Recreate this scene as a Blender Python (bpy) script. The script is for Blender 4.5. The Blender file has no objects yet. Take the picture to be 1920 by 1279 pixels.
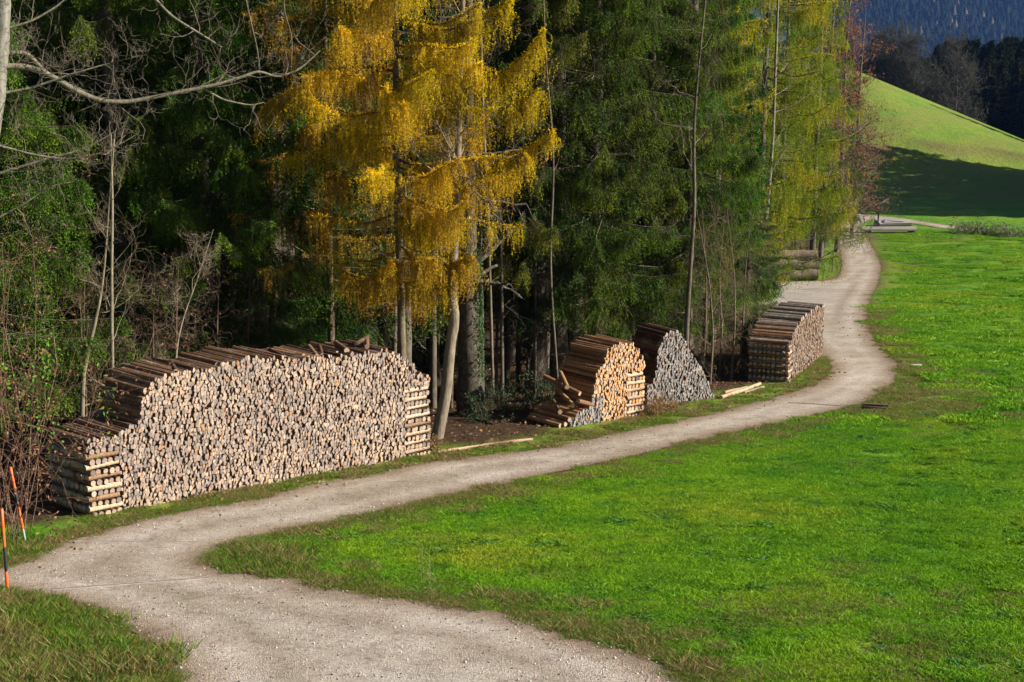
import bpy, math, random
import numpy as np
from mathutils import Vector, Matrix, geometry
R = math.radians
C = bpy.context.scene.collection
scn = bpy.context.scene

# ------------------------------------------------------------------ camera, sky, sun
F = 3000.0; CX, CY = 960.0, 639.5; ZC = 10.0
PITCH = math.atan(740.0 / F)
cd = bpy.data.cameras.new('camera'); cam = bpy.data.objects.new('camera', cd); C.objects.link(cam)
cam.location = (0, 0, ZC); cam.rotation_euler = (math.pi/2 - PITCH, 0, 0)
cd.sensor_width = 36; cd.lens = F/1920*36; cd.clip_start = .2; cd.clip_end = 12000
scn.camera = cam
SUN_EL, SUN_AZ = R(29), R(100)            # azimuth measured from +Y towards +X
w = bpy.data.worlds.new('World'); scn.world = w; w.use_nodes = True
nt = w.node_tree; bg = nt.nodes['Background']
sky = nt.nodes.new('ShaderNodeTexSky'); sky.sky_type = 'NISHITA'; sky.sun_disc = False
sky.sun_elevation = SUN_EL; sky.sun_rotation = SUN_AZ
nt.links.new(sky.outputs[0], bg.inputs[0]); bg.inputs[1].default_value = 0.038
ld = bpy.data.lights.new('sun', 'SUN'); ld.energy = 5.0; ld.angle = R(.5); ld.color = (1, .93, .81)
sun = bpy.data.objects.new('sun', ld); C.objects.link(sun)
sv = Vector((math.sin(SUN_AZ)*math.cos(SUN_EL), math.cos(SUN_AZ)*math.cos(SUN_EL), math.sin(SUN_EL)))
sun.rotation_euler = (-sv).to_track_quat('-Z', 'Y').to_euler()
scn.view_settings.view_transform = 'Standard'; scn.view_settings.look = 'None'
scn.view_settings.exposure = 1.08; scn.view_settings.gamma = 1

# ------------------------------------------------------------------ helpers
def tag(o, label=None, cat=None, group=None, kind=None):
    if label: o['label'] = label
    if cat: o['category'] = cat
    if group: o['group'] = group
    if kind: o['kind'] = kind
    return o

def empty(name, loc, rz=0):
    o = bpy.data.objects.new(name, None); C.objects.link(o); o.empty_display_size = .2
    o.location = loc; o.rotation_euler = (0, 0, rz); return o

def link(name, me, parent=None):
    o = bpy.data.objects.new(name, me); C.objects.link(o)
    if parent: o.parent = parent
    return o

def make_mesh(name, V, Fc, mats, col=None, mi=None, smooth=False, attrs=None):
    """V (n,3); Fc: array (m,k) or list of index lists; col per vertex (n,3)"""
    me = bpy.data.meshes.new(name)
    V = np.asarray(V, dtype=np.float32)
    if isinstance(Fc, np.ndarray):
        m, k = Fc.shape; loops = Fc.astype(np.int32).ravel(); st = np.arange(m, dtype=np.int32)*k; tot = np.full(m, k, dtype=np.int32)
    else:
        tot = np.array([len(f) for f in Fc], dtype=np.int32); m = len(Fc)
        loops = np.array([i for f in Fc for i in f], dtype=np.int32); st = np.concatenate([[0], np.cumsum(tot)[:-1]]).astype(np.int32)
    me.vertices.add(len(V)); me.vertices.foreach_set('co', V.ravel())
    me.loops.add(len(loops)); me.loops.foreach_set('vertex_index', loops)
    me.polygons.add(m); me.polygons.foreach_set('loop_start', st); me.polygons.foreach_set('loop_total', tot)
    for mt in (mats if isinstance(mats, (list, tuple)) else [mats]): me.materials.append(mt)
    if mi is not None: me.polygons.foreach_set('material_index', np.asarray(mi, dtype=np.int32))
    if smooth: me.polygons.foreach_set('use_smooth', np.ones(m, dtype=bool))
    if col is not None:
        a = me.attributes.new('col', 'FLOAT_COLOR', 'POINT')
        c4 = np.ones((len(V), 4), dtype=np.float32); c4[:, :3] = col; a.data.foreach_set('color', c4.ravel())
    for nm, val in (attrs or {}).items():
        a = me.attributes.new(nm, 'FLOAT', 'POINT'); a.data.foreach_set('value', np.asarray(val, dtype=np.float32))
    me.update(calc_edges=True); me.validate(clean_customdata=False)
    return me

def norm(v): return v/np.maximum(np.linalg.norm(v, axis=-1, keepdims=True), 1e-9)

def blades(rng, A, B, wd, col, mid=.45):
    """rhombic blades from A to B"""
    d = B-A; r = rng.normal(size=A.shape); s = norm(np.cross(d, r))*np.reshape(wd, (-1, 1))*.5
    M = A+d*mid
    V = np.stack([A, M+s, B, M-s], 1).reshape(-1, 3)
    Fc = np.arange(len(V)).reshape(-1, 4)
    return V, Fc, np.repeat(col, 4, axis=0)

def tubes(segs, sides, col):
    """segs (n,8): p0,p1,r0,r1"""
    segs = np.asarray(segs, dtype=float); n = len(segs)
    p0, p1, r0, r1 = segs[:, :3], segs[:, 3:6], segs[:, 6], segs[:, 7]
    d = norm(p1-p0); up = np.where(np.abs(d[:, 2:3]) > .9, [[1, 0, 0]], [[0, 0, 1]])
    a = norm(np.cross(d, up)); b = np.cross(d, a)
    th = np.arange(sides)*2*math.pi/sides
    ring = a[:, None]*np.cos(th)[None, :, None]+b[:, None]*np.sin(th)[None, :, None]
    V = np.concatenate([p0[:, None]+ring*r0[:, None, None], p1[:, None]+ring*r1[:, None, None]], 1).reshape(-1, 3)
    base = (np.arange(n)*2*sides)[:, None]; i = np.arange(sides)[None]; j = (i+1) % sides
    Fc = np.stack([base+i, base+j, base+sides+j, base+sides+i], 2).reshape(-1, 4)
    return V, Fc, np.repeat(np.broadcast_to(col, (n, 3)), 2*sides, axis=0)

def join(parts):
    Vs, Fs, Cs, off = [], [], [], 0
    for V, Fc, c in parts:
        Vs.append(V); Fs.append(Fc+off); Cs.append(c); off += len(V)
    return np.concatenate(Vs), np.concatenate(Fs), np.concatenate(Cs)

def tubepath(P, Rr, sides, col, rough=0, seed=0):
    """continuous tube along path with rings"""
    P = np.asarray(P, float); Rr = np.asarray(Rr, float); n = len(P); rng = np.random.default_rng(seed)
    T = norm(np.gradient(P, axis=0)); a = np.cross(T, np.where(np.abs(T[:, 2:3]) > .9, [[1., 0, 0]], [[0, 0, 1.]])); a = norm(a)
    for k in range(1, n):
        if a[k]@a[k-1] < 0: a[k] *= -1
    b = np.cross(T, a); th = np.arange(sides)*2*math.pi/sides
    rr = Rr[:, None]*(1+rough*rng.normal(size=(n, sides)))
    V = (P[:, None]+(a[:, None]*np.cos(th)[None, :, None]+b[:, None]*np.sin(th)[None, :, None])*rr[..., None]).reshape(-1, 3)
    k = np.arange(n-1)[:, None]*sides; i = np.arange(sides)[None]; j = (i+1) % sides
    Fc = np.stack([k+i, k+j, k+sides+j, k+sides+i], 2).reshape(-1, 4)
    return V, Fc, np.broadcast_to(np.asarray(col), (len(V), 3)).copy()

# ------------------------------------------------------------------ materials
def new_mat(name):
    m = bpy.data.materials.new(name); m.use_nodes = True; n = m.node_tree
    return m, n, n.nodes['Principled BSDF']
def N(n, t, **kw):
    x = n.nodes.new(t)
    for k, v in kw.items():
        if k in x.inputs.keys() if hasattr(x.inputs, 'keys') else False: x.inputs[k].default_value = v
        else: setattr(x, k, v)
    return x
def noise(n, scale, detail=4, vec=None, rough=.6):
    x = n.nodes.new('ShaderNodeTexNoise'); x.inputs['Scale'].default_value = scale; x.inputs['Detail'].default_value = detail
    x.inputs['Roughness'].default_value = rough
    if vec is not None: n.links.new(vec, x.inputs['Vector'])
    return x.outputs['Fac']
def ramp(n, fac, stops):
    x = n.nodes.new('ShaderNodeValToRGB'); e = x.color_ramp.elements
    while len(e) < len(stops): e.new(.5)
    for k, (p, c) in enumerate(stops):
        e[k].position = p; e[k].color = (*c, 1) if len(c) == 3 else c
    n.links.new(fac, x.inputs[0]); return x.outputs[0]
def mix(n, a, b, fac, mode='MIX'):
    x = n.nodes.new('ShaderNodeMix'); x.data_type = 'RGBA'; x.blend_type = mode
    for s, v in ((x.inputs[0], fac), (x.inputs[6], a), (x.inputs[7], b)):
        if isinstance(v, (int, float)): s.default_value = v
        elif isinstance(v, tuple): s.default_value = (*v, 1)
        else: n.links.new(v, s)
    return x.outputs[2]
def attr(n, name, out='Color'):
    x = n.nodes.new('ShaderNodeAttribute'); x.attribute_name = name; return x.outputs[out]
def objco(n): return n.nodes.new('ShaderNodeTexCoord').outputs['Object']
def worldpos(n): return n.nodes.new('ShaderNodeNewGeometry').outputs['Position']
def bump(n, h, strength, dist=.02):
    x = n.nodes.new('ShaderNodeBump'); x.inputs['Strength'].default_value = strength; x.inputs['Distance'].default_value = dist
    n.links.new(h, x.inputs['Height']); return x.outputs[0]
def math_(n, op, a, b=None, c=None, clamp=False):
    x = n.nodes.new('ShaderNodeMath'); x.operation = op; x.use_clamp = clamp
    for s, v in zip(x.inputs, (a, b, c)):
        if v is None: continue
        if isinstance(v, (int, float)): s.default_value = v
        else: n.links.new(v, s)
    return x.outputs[0]

def leaf_mat(name, trans=.35, rough=.55, spec=.3):
    m, n, p = new_mat(name); c = attr(n, 'col')
    n.links.new(c, p.inputs['Base Color']); p.inputs['Roughness'].default_value = rough; p.inputs['Specular IOR Level'].default_value = spec
    t = n.nodes.new('ShaderNodeBsdfTranslucent'); n.links.new(c, t.inputs[0])
    x = n.nodes.new('ShaderNodeMixShader'); x.inputs[0].default_value = trans
    n.links.new(p.outputs[0], x.inputs[1]); n.links.new(t.outputs[0], x.inputs[2])
    n.links.new(x.outputs[0], n.nodes['Material Output'].inputs[0]); return m
M_NEEDLE = leaf_mat('spruce_needles', .3, .8, .08); M_LARCH = leaf_mat('larch_needles', .4, .8, .1); M_LEAF = leaf_mat('leaves', .4, .6, .25)

def bark_mat(name, vs=(1, 1, .25), sc=14, lichen=0.0):
    m, n, p = new_mat(name); mp = n.nodes.new('ShaderNodeMapping'); mp.inputs['Scale'].default_value = vs
    n.links.new(objco(n), mp.inputs[0]); f = noise(n, sc, 6, mp.outputs[0], .7)
    c = mix(n, attr(n, 'col'), ramp(n, f, [(.3, (.35, .35, .35)), (.7, (1.25, 1.2, 1.15))]), .9, 'MULTIPLY')
    if lichen:
        l = ramp(n, noise(n, 9, 4, objco(n)), [(.52, (0, 0, 0)), (.6, (1, 1, 1))])
        c = mix(n, c, (.34, .36, .27), math_(n, 'MULTIPLY', l, lichen))
    n.links.new(c, p.inputs['Base Color']); p.inputs['Roughness'].default_value = .9; p.inputs['Specular IOR Level'].default_value = .15
    n.links.new(bump(n, f, .8, .02), p.inputs['Normal']); return m
M_BARK = bark_mat('tree_bark', lichen=.12); M_TWIG = bark_mat('twig_bark', (1, 1, 1), 20, .3)

def wood_end():
    m, n, p = new_mat('cut_wood'); co = objco(n)
    f1 = noise(n, 45, 3, co, .6); f2 = noise(n, 9, 3, co)
    wv = n.nodes.new('ShaderNodeTexWave'); wv.inputs['Scale'].default_value = 22; wv.inputs['Distortion'].default_value = 9; wv.inputs['Detail'].default_value = 3
    n.links.new(co, wv.inputs[0])
    c = mix(n, attr(n, 'col'), ramp(n, f1, [(.3, (.62, .6, .58)), (.65, (1.12, 1.12, 1.12))]), 1, 'MULTIPLY')
    c = mix(n, c, ramp(n, wv.outputs['Fac'], [(.0, (.72, .7, .68)), (.6, (1.05, 1.05, 1.05))]), .7, 'MULTIPLY')
    n.links.new(c, p.inputs['Base Color']); p.inputs['Roughness'].default_value = .85; p.inputs['Specular IOR Level'].default_value = .15
    n.links.new(bump(n, f1, .5, .01), p.inputs['Normal']); return m
def wood_side():
    m, n, p = new_mat('log_side'); co = objco(n); f = noise(n, 30, 5, co, .7); f2 = noise(n, 4, 3, co)
    c = mix(n, attr(n, 'col'), ramp(n, f, [(.3, (.35, .33, .32)), (.7, (1.3, 1.25, 1.2))]), 1, 'MULTIPLY')
    c = mix(n, c, (.4, .36, .3), ramp(n, f2, [(.55, (0, 0, 0)), (.7, (.45, .45, .45))]))
    n.links.new(c, p.inputs['Base Color']); p.inputs['Roughness'].default_value = .9; p.inputs['Specular IOR Level'].default_value = .15
    n.links.new(bump(n, f, .7, .012), p.inputs['Normal']); return m
M_END = wood_end(); M_SIDE = wood_side()

# ------------------------------------------------------------------ terrain
def sm(a, b, x):
    t = np.clip((x-a)/(b-a), 0, 1); return t*t*(3-2*t)
_Dk = np.array([-60, 0, 90, 120, 165, 260, 330, 700, 1400, 2000, 4000], float)
_dk = np.array([-3.6, 5.4, 18.9, 22.5, 27.2, 33, 42, 150, 310, 330, 330], float)
def drop(D):
    D = np.asarray(D, float); s = 0
    for o in (-9, -4.5, 0, 4.5, 9): s = s+np.interp(D+o*np.clip(D/60-1, .0, 2), _Dk, _dk)
    return s/5
def bankline(x): return 203+.12*(x-45)+1.5*np.sin(x*.12)
def height(x, y):
    x = np.asarray(x, float); y = np.asarray(y, float)
    d = drop(y)
    crest = 18.2+.40*np.maximum(x-52, 0)-.1*np.clip(52-x, 0, 60)
    crest = np.minimum(crest, 60)
    t = sm(176, 243, y)*sm(-60, 25, x)*(1-sm(335, 480, y))
    hill = crest+sm(246, 330, y)*34
    d = d*(1-t)+hill*t
    d = d+(-.9*sm(-2.5, 0, y-bankline(x))+.9*sm(0, 22, y-bankline(x)))*(y < 240)*sm(35, 45, x)
    fld = sm(0, 6, x-(-4+.28*y))*(y < 170)
    d = d-.10*fld*(np.sin(x*.7+y*.31)*np.sin(y*.43-x*.22)+.5*np.sin(x*1.7-y*.9)+.30*np.sin(x*2.3+y*1.9+np.sin(x*.8))*np.sin(y*2.1-x*1.1+1))
    # forest side falls away a little behind the wood piles
    fx = np.interp(y, [10, 26, 32.4, 36, 44, 50, 75], [-14, -7.5, -1.9, 1.2, 7.4, 9.8, 14])-1.8-x
    d = d+1.2*sm(0, 14, fx)*sm(15, 30, y)*(1-sm(80, 120, y))
    return ZC-d
cp, sp = math.cos(PITCH), math.sin(PITCH)
def raydir(px, py):
    u = (px-CX)/F; v = (CY-py)/F
    return np.array([u, cp+v*sp, -sp+v*cp])
def G(px, py):
    """ground point seen at photo pixel"""
    d = raydir(px, py); lo, hi = 1.0, 1.0
    while ZC+d[2]*hi > height(d[0]*hi, d[1]*hi) and hi < 3000: lo = hi; hi *= 1.03
    for _ in range(40):
        m = (lo+hi)/2
        if ZC+d[2]*m > height(d[0]*m, d[1]*m): lo = m
        else: hi = m
    return np.array([d[0]*lo, d[1]*lo, float(height(d[0]*lo, d[1]*lo))])
def W(px, py, D):
    d = raydir(px, py); return d*(D/d[1])+np.array([0, 0, ZC])
def gz(x, y): return float(height(x, y))

right = [(1600, 424), (1620, 441), (1636, 464), (1648, 489), (1651, 508), (1644, 533), (1634, 555), (1628, 574), (1626, 599), (1631, 621), (1645, 646), (1670, 671), (1681, 688), (1680, 705), (1667, 724), (1639, 744), (1601, 760), (1500, 785), (1400, 806), (1280, 832), (1180, 857), (1000, 895), (850, 930), (740, 955), (640, 977), (540, 996), (450, 1017), (400, 1036), (381, 1053), (398, 1066), (440, 1074), (540, 1083), (600, 1100), (680, 1115), (780, 1128), (880, 1142), (960, 1155), (1040, 1175), (1100, 1200), (1160, 1215), (1220, 1240), (1280, 1275), (1340, 1330), (1450, 1450), (1800, 2100)]
left = [(200, 2100), (360, 1400), (345, 1310), (326, 1257), (285, 1216), (243, 1186), (210, 1171), (168, 1152), (142, 1133), (94, 1122), (49, 1111), (-30, 1106), (-500, 1120), (-500, 1070), (-60, 1068), (22, 1058), (67, 1040), (112, 1021), (200, 992), (260, 976), (330, 961), (400, 949), (480, 935), (550, 919), (621, 904), (705, 888), (790, 871), (874, 859), (1000, 846), (1111, 823), (1199, 806), (1286, 788), (1382, 765), (1451, 746), (1508, 730), (1539, 715), (1556, 699), (1559, 686), (1542, 668), (1520, 640), (1490, 600), (1440, 575), (1380, 568), (1310, 562), (1300, 545), (1340, 533), (1423, 529), (1539, 527), (1570, 519), (1578, 500), (1577, 483), (1574, 462), (1566, 440), (1556, 420), (1548, 405)]
def ring2d(px, step, amp, rng):
    P = np.array([G(*q)[:2] for q in px]); out = []
    n = len(P)
    for i in range(n):
        a, b = P[i], P[(i+1) % n]; p0, p3 = P[i-1], P[(i+2) % n]
        L = np.linalg.norm(b-a); st = max(step, a[1]*.008); k = max(1, int(L/st))
        for j in range(k):
            t = j/k; q = .5*((2*a)+(-p0+b)*t+(2*p0-5*a+4*b-p3)*t*t+(-p0+3*a-3*b+p3)*t**3)
            if L > 25: q = a+(b-a)*t
            out.append(q)
    out = np.array(out); tg = norm(np.roll(out, -1, 0)-np.roll(out, 1, 0)); nr = np.stack([-tg[:, 1], tg[:, 0]], 1)
    s = np.cumsum(np.linalg.norm(np.diff(out, axis=0, prepend=out[:1]), axis=1))
    wob = (.5*np.sin(s*2.1+np.sin(s*.7)*2)+.35*np.sin(s*5.3+1)+.9*rng.normal(size=len(s))*.4)*amp
    return out+nr*wob[:, None]
rg = np.random.default_rng(5)
ROAD = ring2d(right+left, .16, .05, rg)
FARROAD = ring2d([(1530, 390), (1600, 401), (1700, 411), (1785, 424), (1850, 432), (1990, 455), (1990, 462), (1850, 438), (1775, 430), (1700, 418), (1640, 412), (1612, 424), (1590, 436), (1556, 425), (1520, 400)], 1.0, .06, rg)
def sdf(P, poly):
    """signed distance, positive inside"""
    a = poly; b = np.roll(poly, -1, 0); out = np.full(len(P), 1e9); ins = np.zeros(len(P), bool)
    for i in range(len(a)):
        ab = b[i]-a[i]; ap = P-a[i]; t = np.clip((ap@ab)/max(ab@ab, 1e-12), 0, 1)
        dd = np.hypot(ap[:, 0]-t*ab[0], ap[:, 1]-t*ab[1]); out = np.minimum(out, dd)
        c = ((a[i, 1] > P[:, 1]) != (b[i, 1] > P[:, 1]))
        xi = a[i, 0]+(P[:, 1]-a[i, 1])/(b[i, 1]-a[i, 1]+1e-12)*ab[0]
        ins ^= c & (P[:, 0] < xi)
    return np.where(ins, out, -out)
ROADC = ROAD[::4]

_le = np.array([G(*q)[:2] for q in left[15:34]+[(1545, 640), (1560, 600), (1565, 560)]+left[-7:]]); _le = _le[np.argsort(_le[:, 1])]
def fside_(x, y): return np.interp(y, _le[:, 1], _le[:, 0])-x
def grass_nodes(n):
    """shared meadow colour from world position"""
    P = worldpos(n)
    f1 = noise(n, .22, 5, P, .65); f2 = noise(n, 1.3, 4, P, .6); f3 = noise(n, 9, 3, P)
    c = ramp(n, f1, [(.30, (.052, .175, .003)), (.50, (.108, .235, .005)), (.70, (.190, .250, .014))])
    c = mix(n, c, ramp(n, f2, [(.32, (.45, .62, .5)), (.47, (1, 1, 1)), (.72, (1.35, 1.18, 1.1))]), .9, 'MULTIPLY')
    c = mix(n, c, ramp(n, noise(n, 5.5, 3, P, .7), [(.33, (.42, .55, .5)), (.46, (1, 1, 1)), (.68, (1.25, 1.15, 1.1))]), .8, 'MULTIPLY')
    return c, f2, f3
def ground_mat():
    m, n, p = new_mat('meadow_and_forest_floor'); c, f2, f3 = grass_nodes(n); P = worldpos(n)
    c = mix(n, c, ramp(n, f3, [(.3, (.5, .6, .5)), (.65, (1.25, 1.25, 1.2))]), .9, 'MULTIPLY')
    fn = noise(n, 2.2, 5, P, .7)
    dry = math_(n, 'MULTIPLY', attr(n, 'dry', 'Fac'), ramp(n, fn, [(.3, (.35, .35, .35)), (.6, (1, 1, 1))]))
    c = mix(n, c, ramp(n, f3, [(.3, (.07, .08, .016)), (.5, (.15, .15, .03)), (.7, (.25, .22, .08))]), dry)
    c = mix(n, c, ramp(n, noise(n, 14, 4, P), [(.3, (.035, .02, .012)), (.6, (.14, .075, .04)), (.8, (.3, .2, .14))]), attr(n, 'soil', 'Fac'))
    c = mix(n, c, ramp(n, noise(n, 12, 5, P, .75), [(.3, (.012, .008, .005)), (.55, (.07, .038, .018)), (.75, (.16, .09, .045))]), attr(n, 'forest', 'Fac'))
    n.links.new(c, p.inputs['Base Color']); p.inputs['Roughness'].default_value = .85; p.inputs['Specular IOR Level'].default_value = .2
    h = math_(n, 'ADD', noise(n, 1.6, 5, P, .6), math_(n, 'MULTIPLY', noise(n, 16, 4, P, .7), .35))
    n.links.new(bump(n, h, 1.0, .22), p.inputs['Normal']); return m
rows = np.concatenate([np.arange(-40, 6, 2.0), 6*1.0125**np.arange(0, 515)])
rows = rows[rows < 3500]; cols = np.linspace(-1, 1, 301); cols = np.sign(cols)*(.45*np.abs(cols)+.75*np.abs(cols)**3)
YY, UU = np.meshgrid(rows, cols, indexing='ij'); XX = UU*(np.maximum(YY, 12)+14)
gp = np.stack([XX.ravel(), YY.ravel()], 1)
near = (gp[:, 1] < 200) & (gp[:, 1] > 2)
sd = np.full(len(gp), -50.); sd[near] = sdf(gp[near], ROADC)
gx, gy = gp[:, 0], gp[:, 1]
ZZ = height(gx, gy)
ZZ = ZZ-.06*sm(.15, .5, sd)
fside = fside_(gx, gy)                     # >0 on the forest side
nse = np.sin(gx*1.1+gy*.6)+np.sin(gx*.5-gy*1.3)+.6*np.sin(gx*2.7+gy*2.2)
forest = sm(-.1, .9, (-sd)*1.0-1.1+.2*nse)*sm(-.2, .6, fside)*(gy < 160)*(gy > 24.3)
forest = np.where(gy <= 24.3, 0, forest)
soil = np.exp(-np.maximum(-sd, 0)/.16)*.85*(near)
dry = np.exp(-np.maximum(-sd-.1, 0)/1.1)*.75*near
bl = gy-bankline(gx)
dry = np.maximum(dry, .75*np.exp(-((gy-223-.25*(gx-50))/4.5)**2)*(gy > 150)*(gx < 68))
dry = np.maximum(dry, 1.0*sm(165, 190, gy)*(gy < 260)*(.72+.25*np.sin(gy*.9+gx*.2)+.2*np.sin(gx*.5-gy*.35)))
dry = np.maximum(dry, .6*sm(12, 30, gy)*(gy < 21)*(gx > -4)*(1))
bx, by = G(1740, 740)[:2]
pt = np.exp(-(((gx-bx)/2.6)**2+((gy-by)/5.0)**2)); dry = np.maximum(dry, .95*pt)
for q in [(1690, 440), (1705, 470), (1720, 495), (1738, 512)]:
    a = G(*q); soil = np.maximum(soil, .9*np.exp(-(((gx-a[0])/1.0)**2+((gy-a[1])/(5.5))**2)))
for q in [(1650, 447), (1690, 445), (1730, 446), (1770, 448)]:
    a = G(*q); soil = np.maximum(soil, .85*np.exp(-(((gx-a[0])/2.2)**2+((gy-a[1])/3.5)**2)))
soil = np.maximum(soil, .7*np.exp(-(bl/1.1)**2)*(gx > 40)*(gy < 250))
nr, nc = YY.shape; ii = np.arange(nr-1)[:, None]*nc+np.arange(nc-1)[None]
Fg = np.stack([ii, ii+1, ii+nc+1, ii+nc], 2).reshape(-1, 4)
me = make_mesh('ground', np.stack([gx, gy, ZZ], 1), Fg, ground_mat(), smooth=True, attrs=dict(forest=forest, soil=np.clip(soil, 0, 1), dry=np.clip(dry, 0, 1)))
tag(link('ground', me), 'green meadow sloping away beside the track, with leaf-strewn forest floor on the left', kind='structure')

def gravel_mat():
    m, n, p = new_mat('track_gravel'); P = worldpos(n)
    vo = n.nodes.new('ShaderNodeTexVoronoi'); vo.inputs['Scale'].default_value = 62; n.links.new(P, vo.inputs['Vector'])
    vo2 = n.nodes.new('ShaderNodeTexVoronoi'); vo2.inputs['Scale'].default_value = 24; n.links.new(P, vo2.inputs['Vector'])
    sp1 = n.nodes.new('ShaderNodeSeparateColor'); n.links.new(vo.outputs['Color'], sp1.inputs[0])
    sp2 = n.nodes.new('ShaderNodeSeparateColor'); n.links.new(vo2.outputs['Color'], sp2.inputs[0])
    e = attr(n, 'edge', 'Fac'); big = noise(n, .55, 5, P, .6); mid = noise(n, 4, 5, P, .65)
    base = ramp(n, big, [(.3, (.28, .235, .19)), (.5, (.365, .325, .28)), (.7, (.42, .385, .35))])
    base = mix(n, base, ramp(n, e, [(0, (.55, .42, .34)), (.06, (.82, .72, .63)), (.14, (1.16, 1.13, 1.1)), (.24, (.84, .79, .72)), (.33, (1.1, 1.08, 1.05)), (.7, (1, 1, 1))]), .95, 'MULTIPLY')
    base = mix(n, base, ramp(n, mid, [(.3, (.62, .58, .55)), (.46, (1, 1, 1)), (.75, (1.12, 1.12, 1.12))]), .8, 'MULTIPLY')
    c = mix(n, base, ramp(n, sp1.outputs[0], [(0, (.4, .37, .35)), (.2, (.85, .83, .81)), (.8, (1.08, 1.08, 1.08)), (1, (1.6, 1.6, 1.6))]), .8, 'MULTIPLY')
    c = mix(n, c, ramp(n, sp2.outputs[1], [(0, (.6, .57, .55)), (.12, (1, 1, 1)), (.9, (1, 1, 1)), (1, (1.35, 1.35, 1.35))]), .6, 'MULTIPLY')
    gr = math_(n, 'MULTIPLY', ramp(n, noise(n, 1.1, 4, P), [(.55, (0, 0, 0)), (.68, (1, 1, 1))]), ramp(n, e, [(.2, (0, 0, 0)), (.26, (.55, .55, .55)), (.33, (0, 0, 0))]))
    c = mix(n, c, (.11, .10, .03), gr)
    n.links.new(c, p.inputs['Base Color']); p.inputs['Roughness'].default_value = .9; p.inputs['Specular IOR Level'].default_value = .2
    h = math_(n, 'ADD', vo.outputs['Distance'], math_(n, 'MULTIPLY', mid, 2.2))
    n.links.new(bump(n, h, .7, .025), p.inputs['Normal']); return m
M_GRAV = gravel_mat()
def sheet(name, poly, inner, lift, label):
    xs = []; y = poly[:, 1].min()
    while y < poly[:, 1].max():
        st = max(inner, y*.012)
        for x in np.arange(poly[:, 0].min(), poly[:, 0].max(), st): xs.append((x+rg.uniform(-.2, .2)*st, y))
        y += st
    xs = np.array(xs); s_ = sdf(xs, poly); xs = xs[s_ > inner*.35]
    pts = [Vector(p) for p in poly]+[Vector(p) for p in xs]
    r = geometry.delaunay_2d_cdt(pts, [(i, (i+1) % len(poly)) for i in range(len(poly))], [], 1, 1e-4)
    V2 = np.array([[v[0], v[1]] for v in r[0]]); e = np.maximum(sdf(V2, poly), 0)
    z = height(V2[:, 0], V2[:, 1])+lift
    me = make_mesh(name, np.column_stack([V2, z]), [list(f) for f in r[2]], M_GRAV, smooth=True, attrs=dict(edge=e/5))
    return tag(link(name, me), label, kind='structure')
sheet('road', ROAD, .3, .015, 'pale gravel forest track winding past the woodpiles')
sheet('far_road', FARROAD, 1.5, .04, 'thin gravel lane crossing below the shaded hill')

# ------------------------------------------------------------------ grass tufts (stuff)
def scatter_nodes(name, ob):
    g = bpy.data.node_groups.new(name, 'GeometryNodeTree')
    g.interface.new_socket('Geometry', in_out='INPUT', socket_type='NodeSocketGeometry'); g.interface.new_socket('Geometry', in_out='OUTPUT', socket_type='NodeSocketGeometry')
    i = g.nodes.new('NodeGroupInput'); o = g.nodes.new('NodeGroupOutput'); ins = g.nodes.new('GeometryNodeInstanceOnPoints')
    oi = g.nodes.new('GeometryNodeObjectInfo'); oi.inputs['Object'].default_value = ob
    a = g.nodes.new('GeometryNodeInputNamedAttribute'); a.data_type = 'FLOAT_VECTOR'; a.inputs[0].default_value = 'rot'
    b = g.nodes.new('GeometryNodeInputNamedAttribute'); b.data_type = 'FLOAT_VECTOR'; b.inputs[0].default_value = 'scl'
    g.links.new(i.outputs[0], ins.inputs['Points']); g.links.new(oi.outputs['Geometry'], ins.inputs['Instance'])
    g.links.new(a.outputs['Attribute'], ins.inputs['Rotation']); g.links.new(b.outputs['Attribute'], ins.inputs['Scale'])
    g.links.new(ins.outputs[0], o.inputs[0]); return g
def scatter(name, pts, rot, scl, ob, label, cat):
    me = bpy.data.meshes.new(name); me.vertices.add(len(pts)); me.vertices.foreach_set('co', pts.astype(np.float32).ravel())
    for nm, v in (('rot', rot), ('scl', scl)):
        a = me.attributes.new(nm, 'FLOAT_VECTOR', 'POINT'); a.data.foreach_set('vector', v.astype(np.float32).ravel())
    o = link(name, me); md = o.modifiers.new('scatter', 'NODES'); md.node_group = scatter_nodes(name, ob)
    return tag(o, label, cat, kind='stuff')
def grass_patch(name, rng, size, nb, hgt, wid, mat, colr=None, lean=.6):
    xy = rng.uniform(-size/2, size/2, (nb, 2)); cl = np.sin(xy[:, 0]*9/size+1)*np.sin(xy[:, 1]*8/size)
    hh = hgt*rng.uniform(.45, 1.15, nb)*(1+.3*cl); A = np.column_stack([xy, np.full(nb, -.01)])
    ln = rng.normal(size=(nb, 2))*lean; B = A+np.column_stack([ln*hh[:, None], hh])
    c = np.ones((nb, 3))*rng.uniform(.7, 1.3, (nb, 1)) if colr is None else colr[rng.integers(0, len(colr), nb)]*rng.uniform(.7, 1.25, (nb, 1))
    V, Fc, cc = blades(rng, A, B, wid*rng.uniform(.7, 1.3, nb), c, .35)
    return bpy.data.objects.new(name, make_mesh(name, V, Fc, mat, cc))
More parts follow.
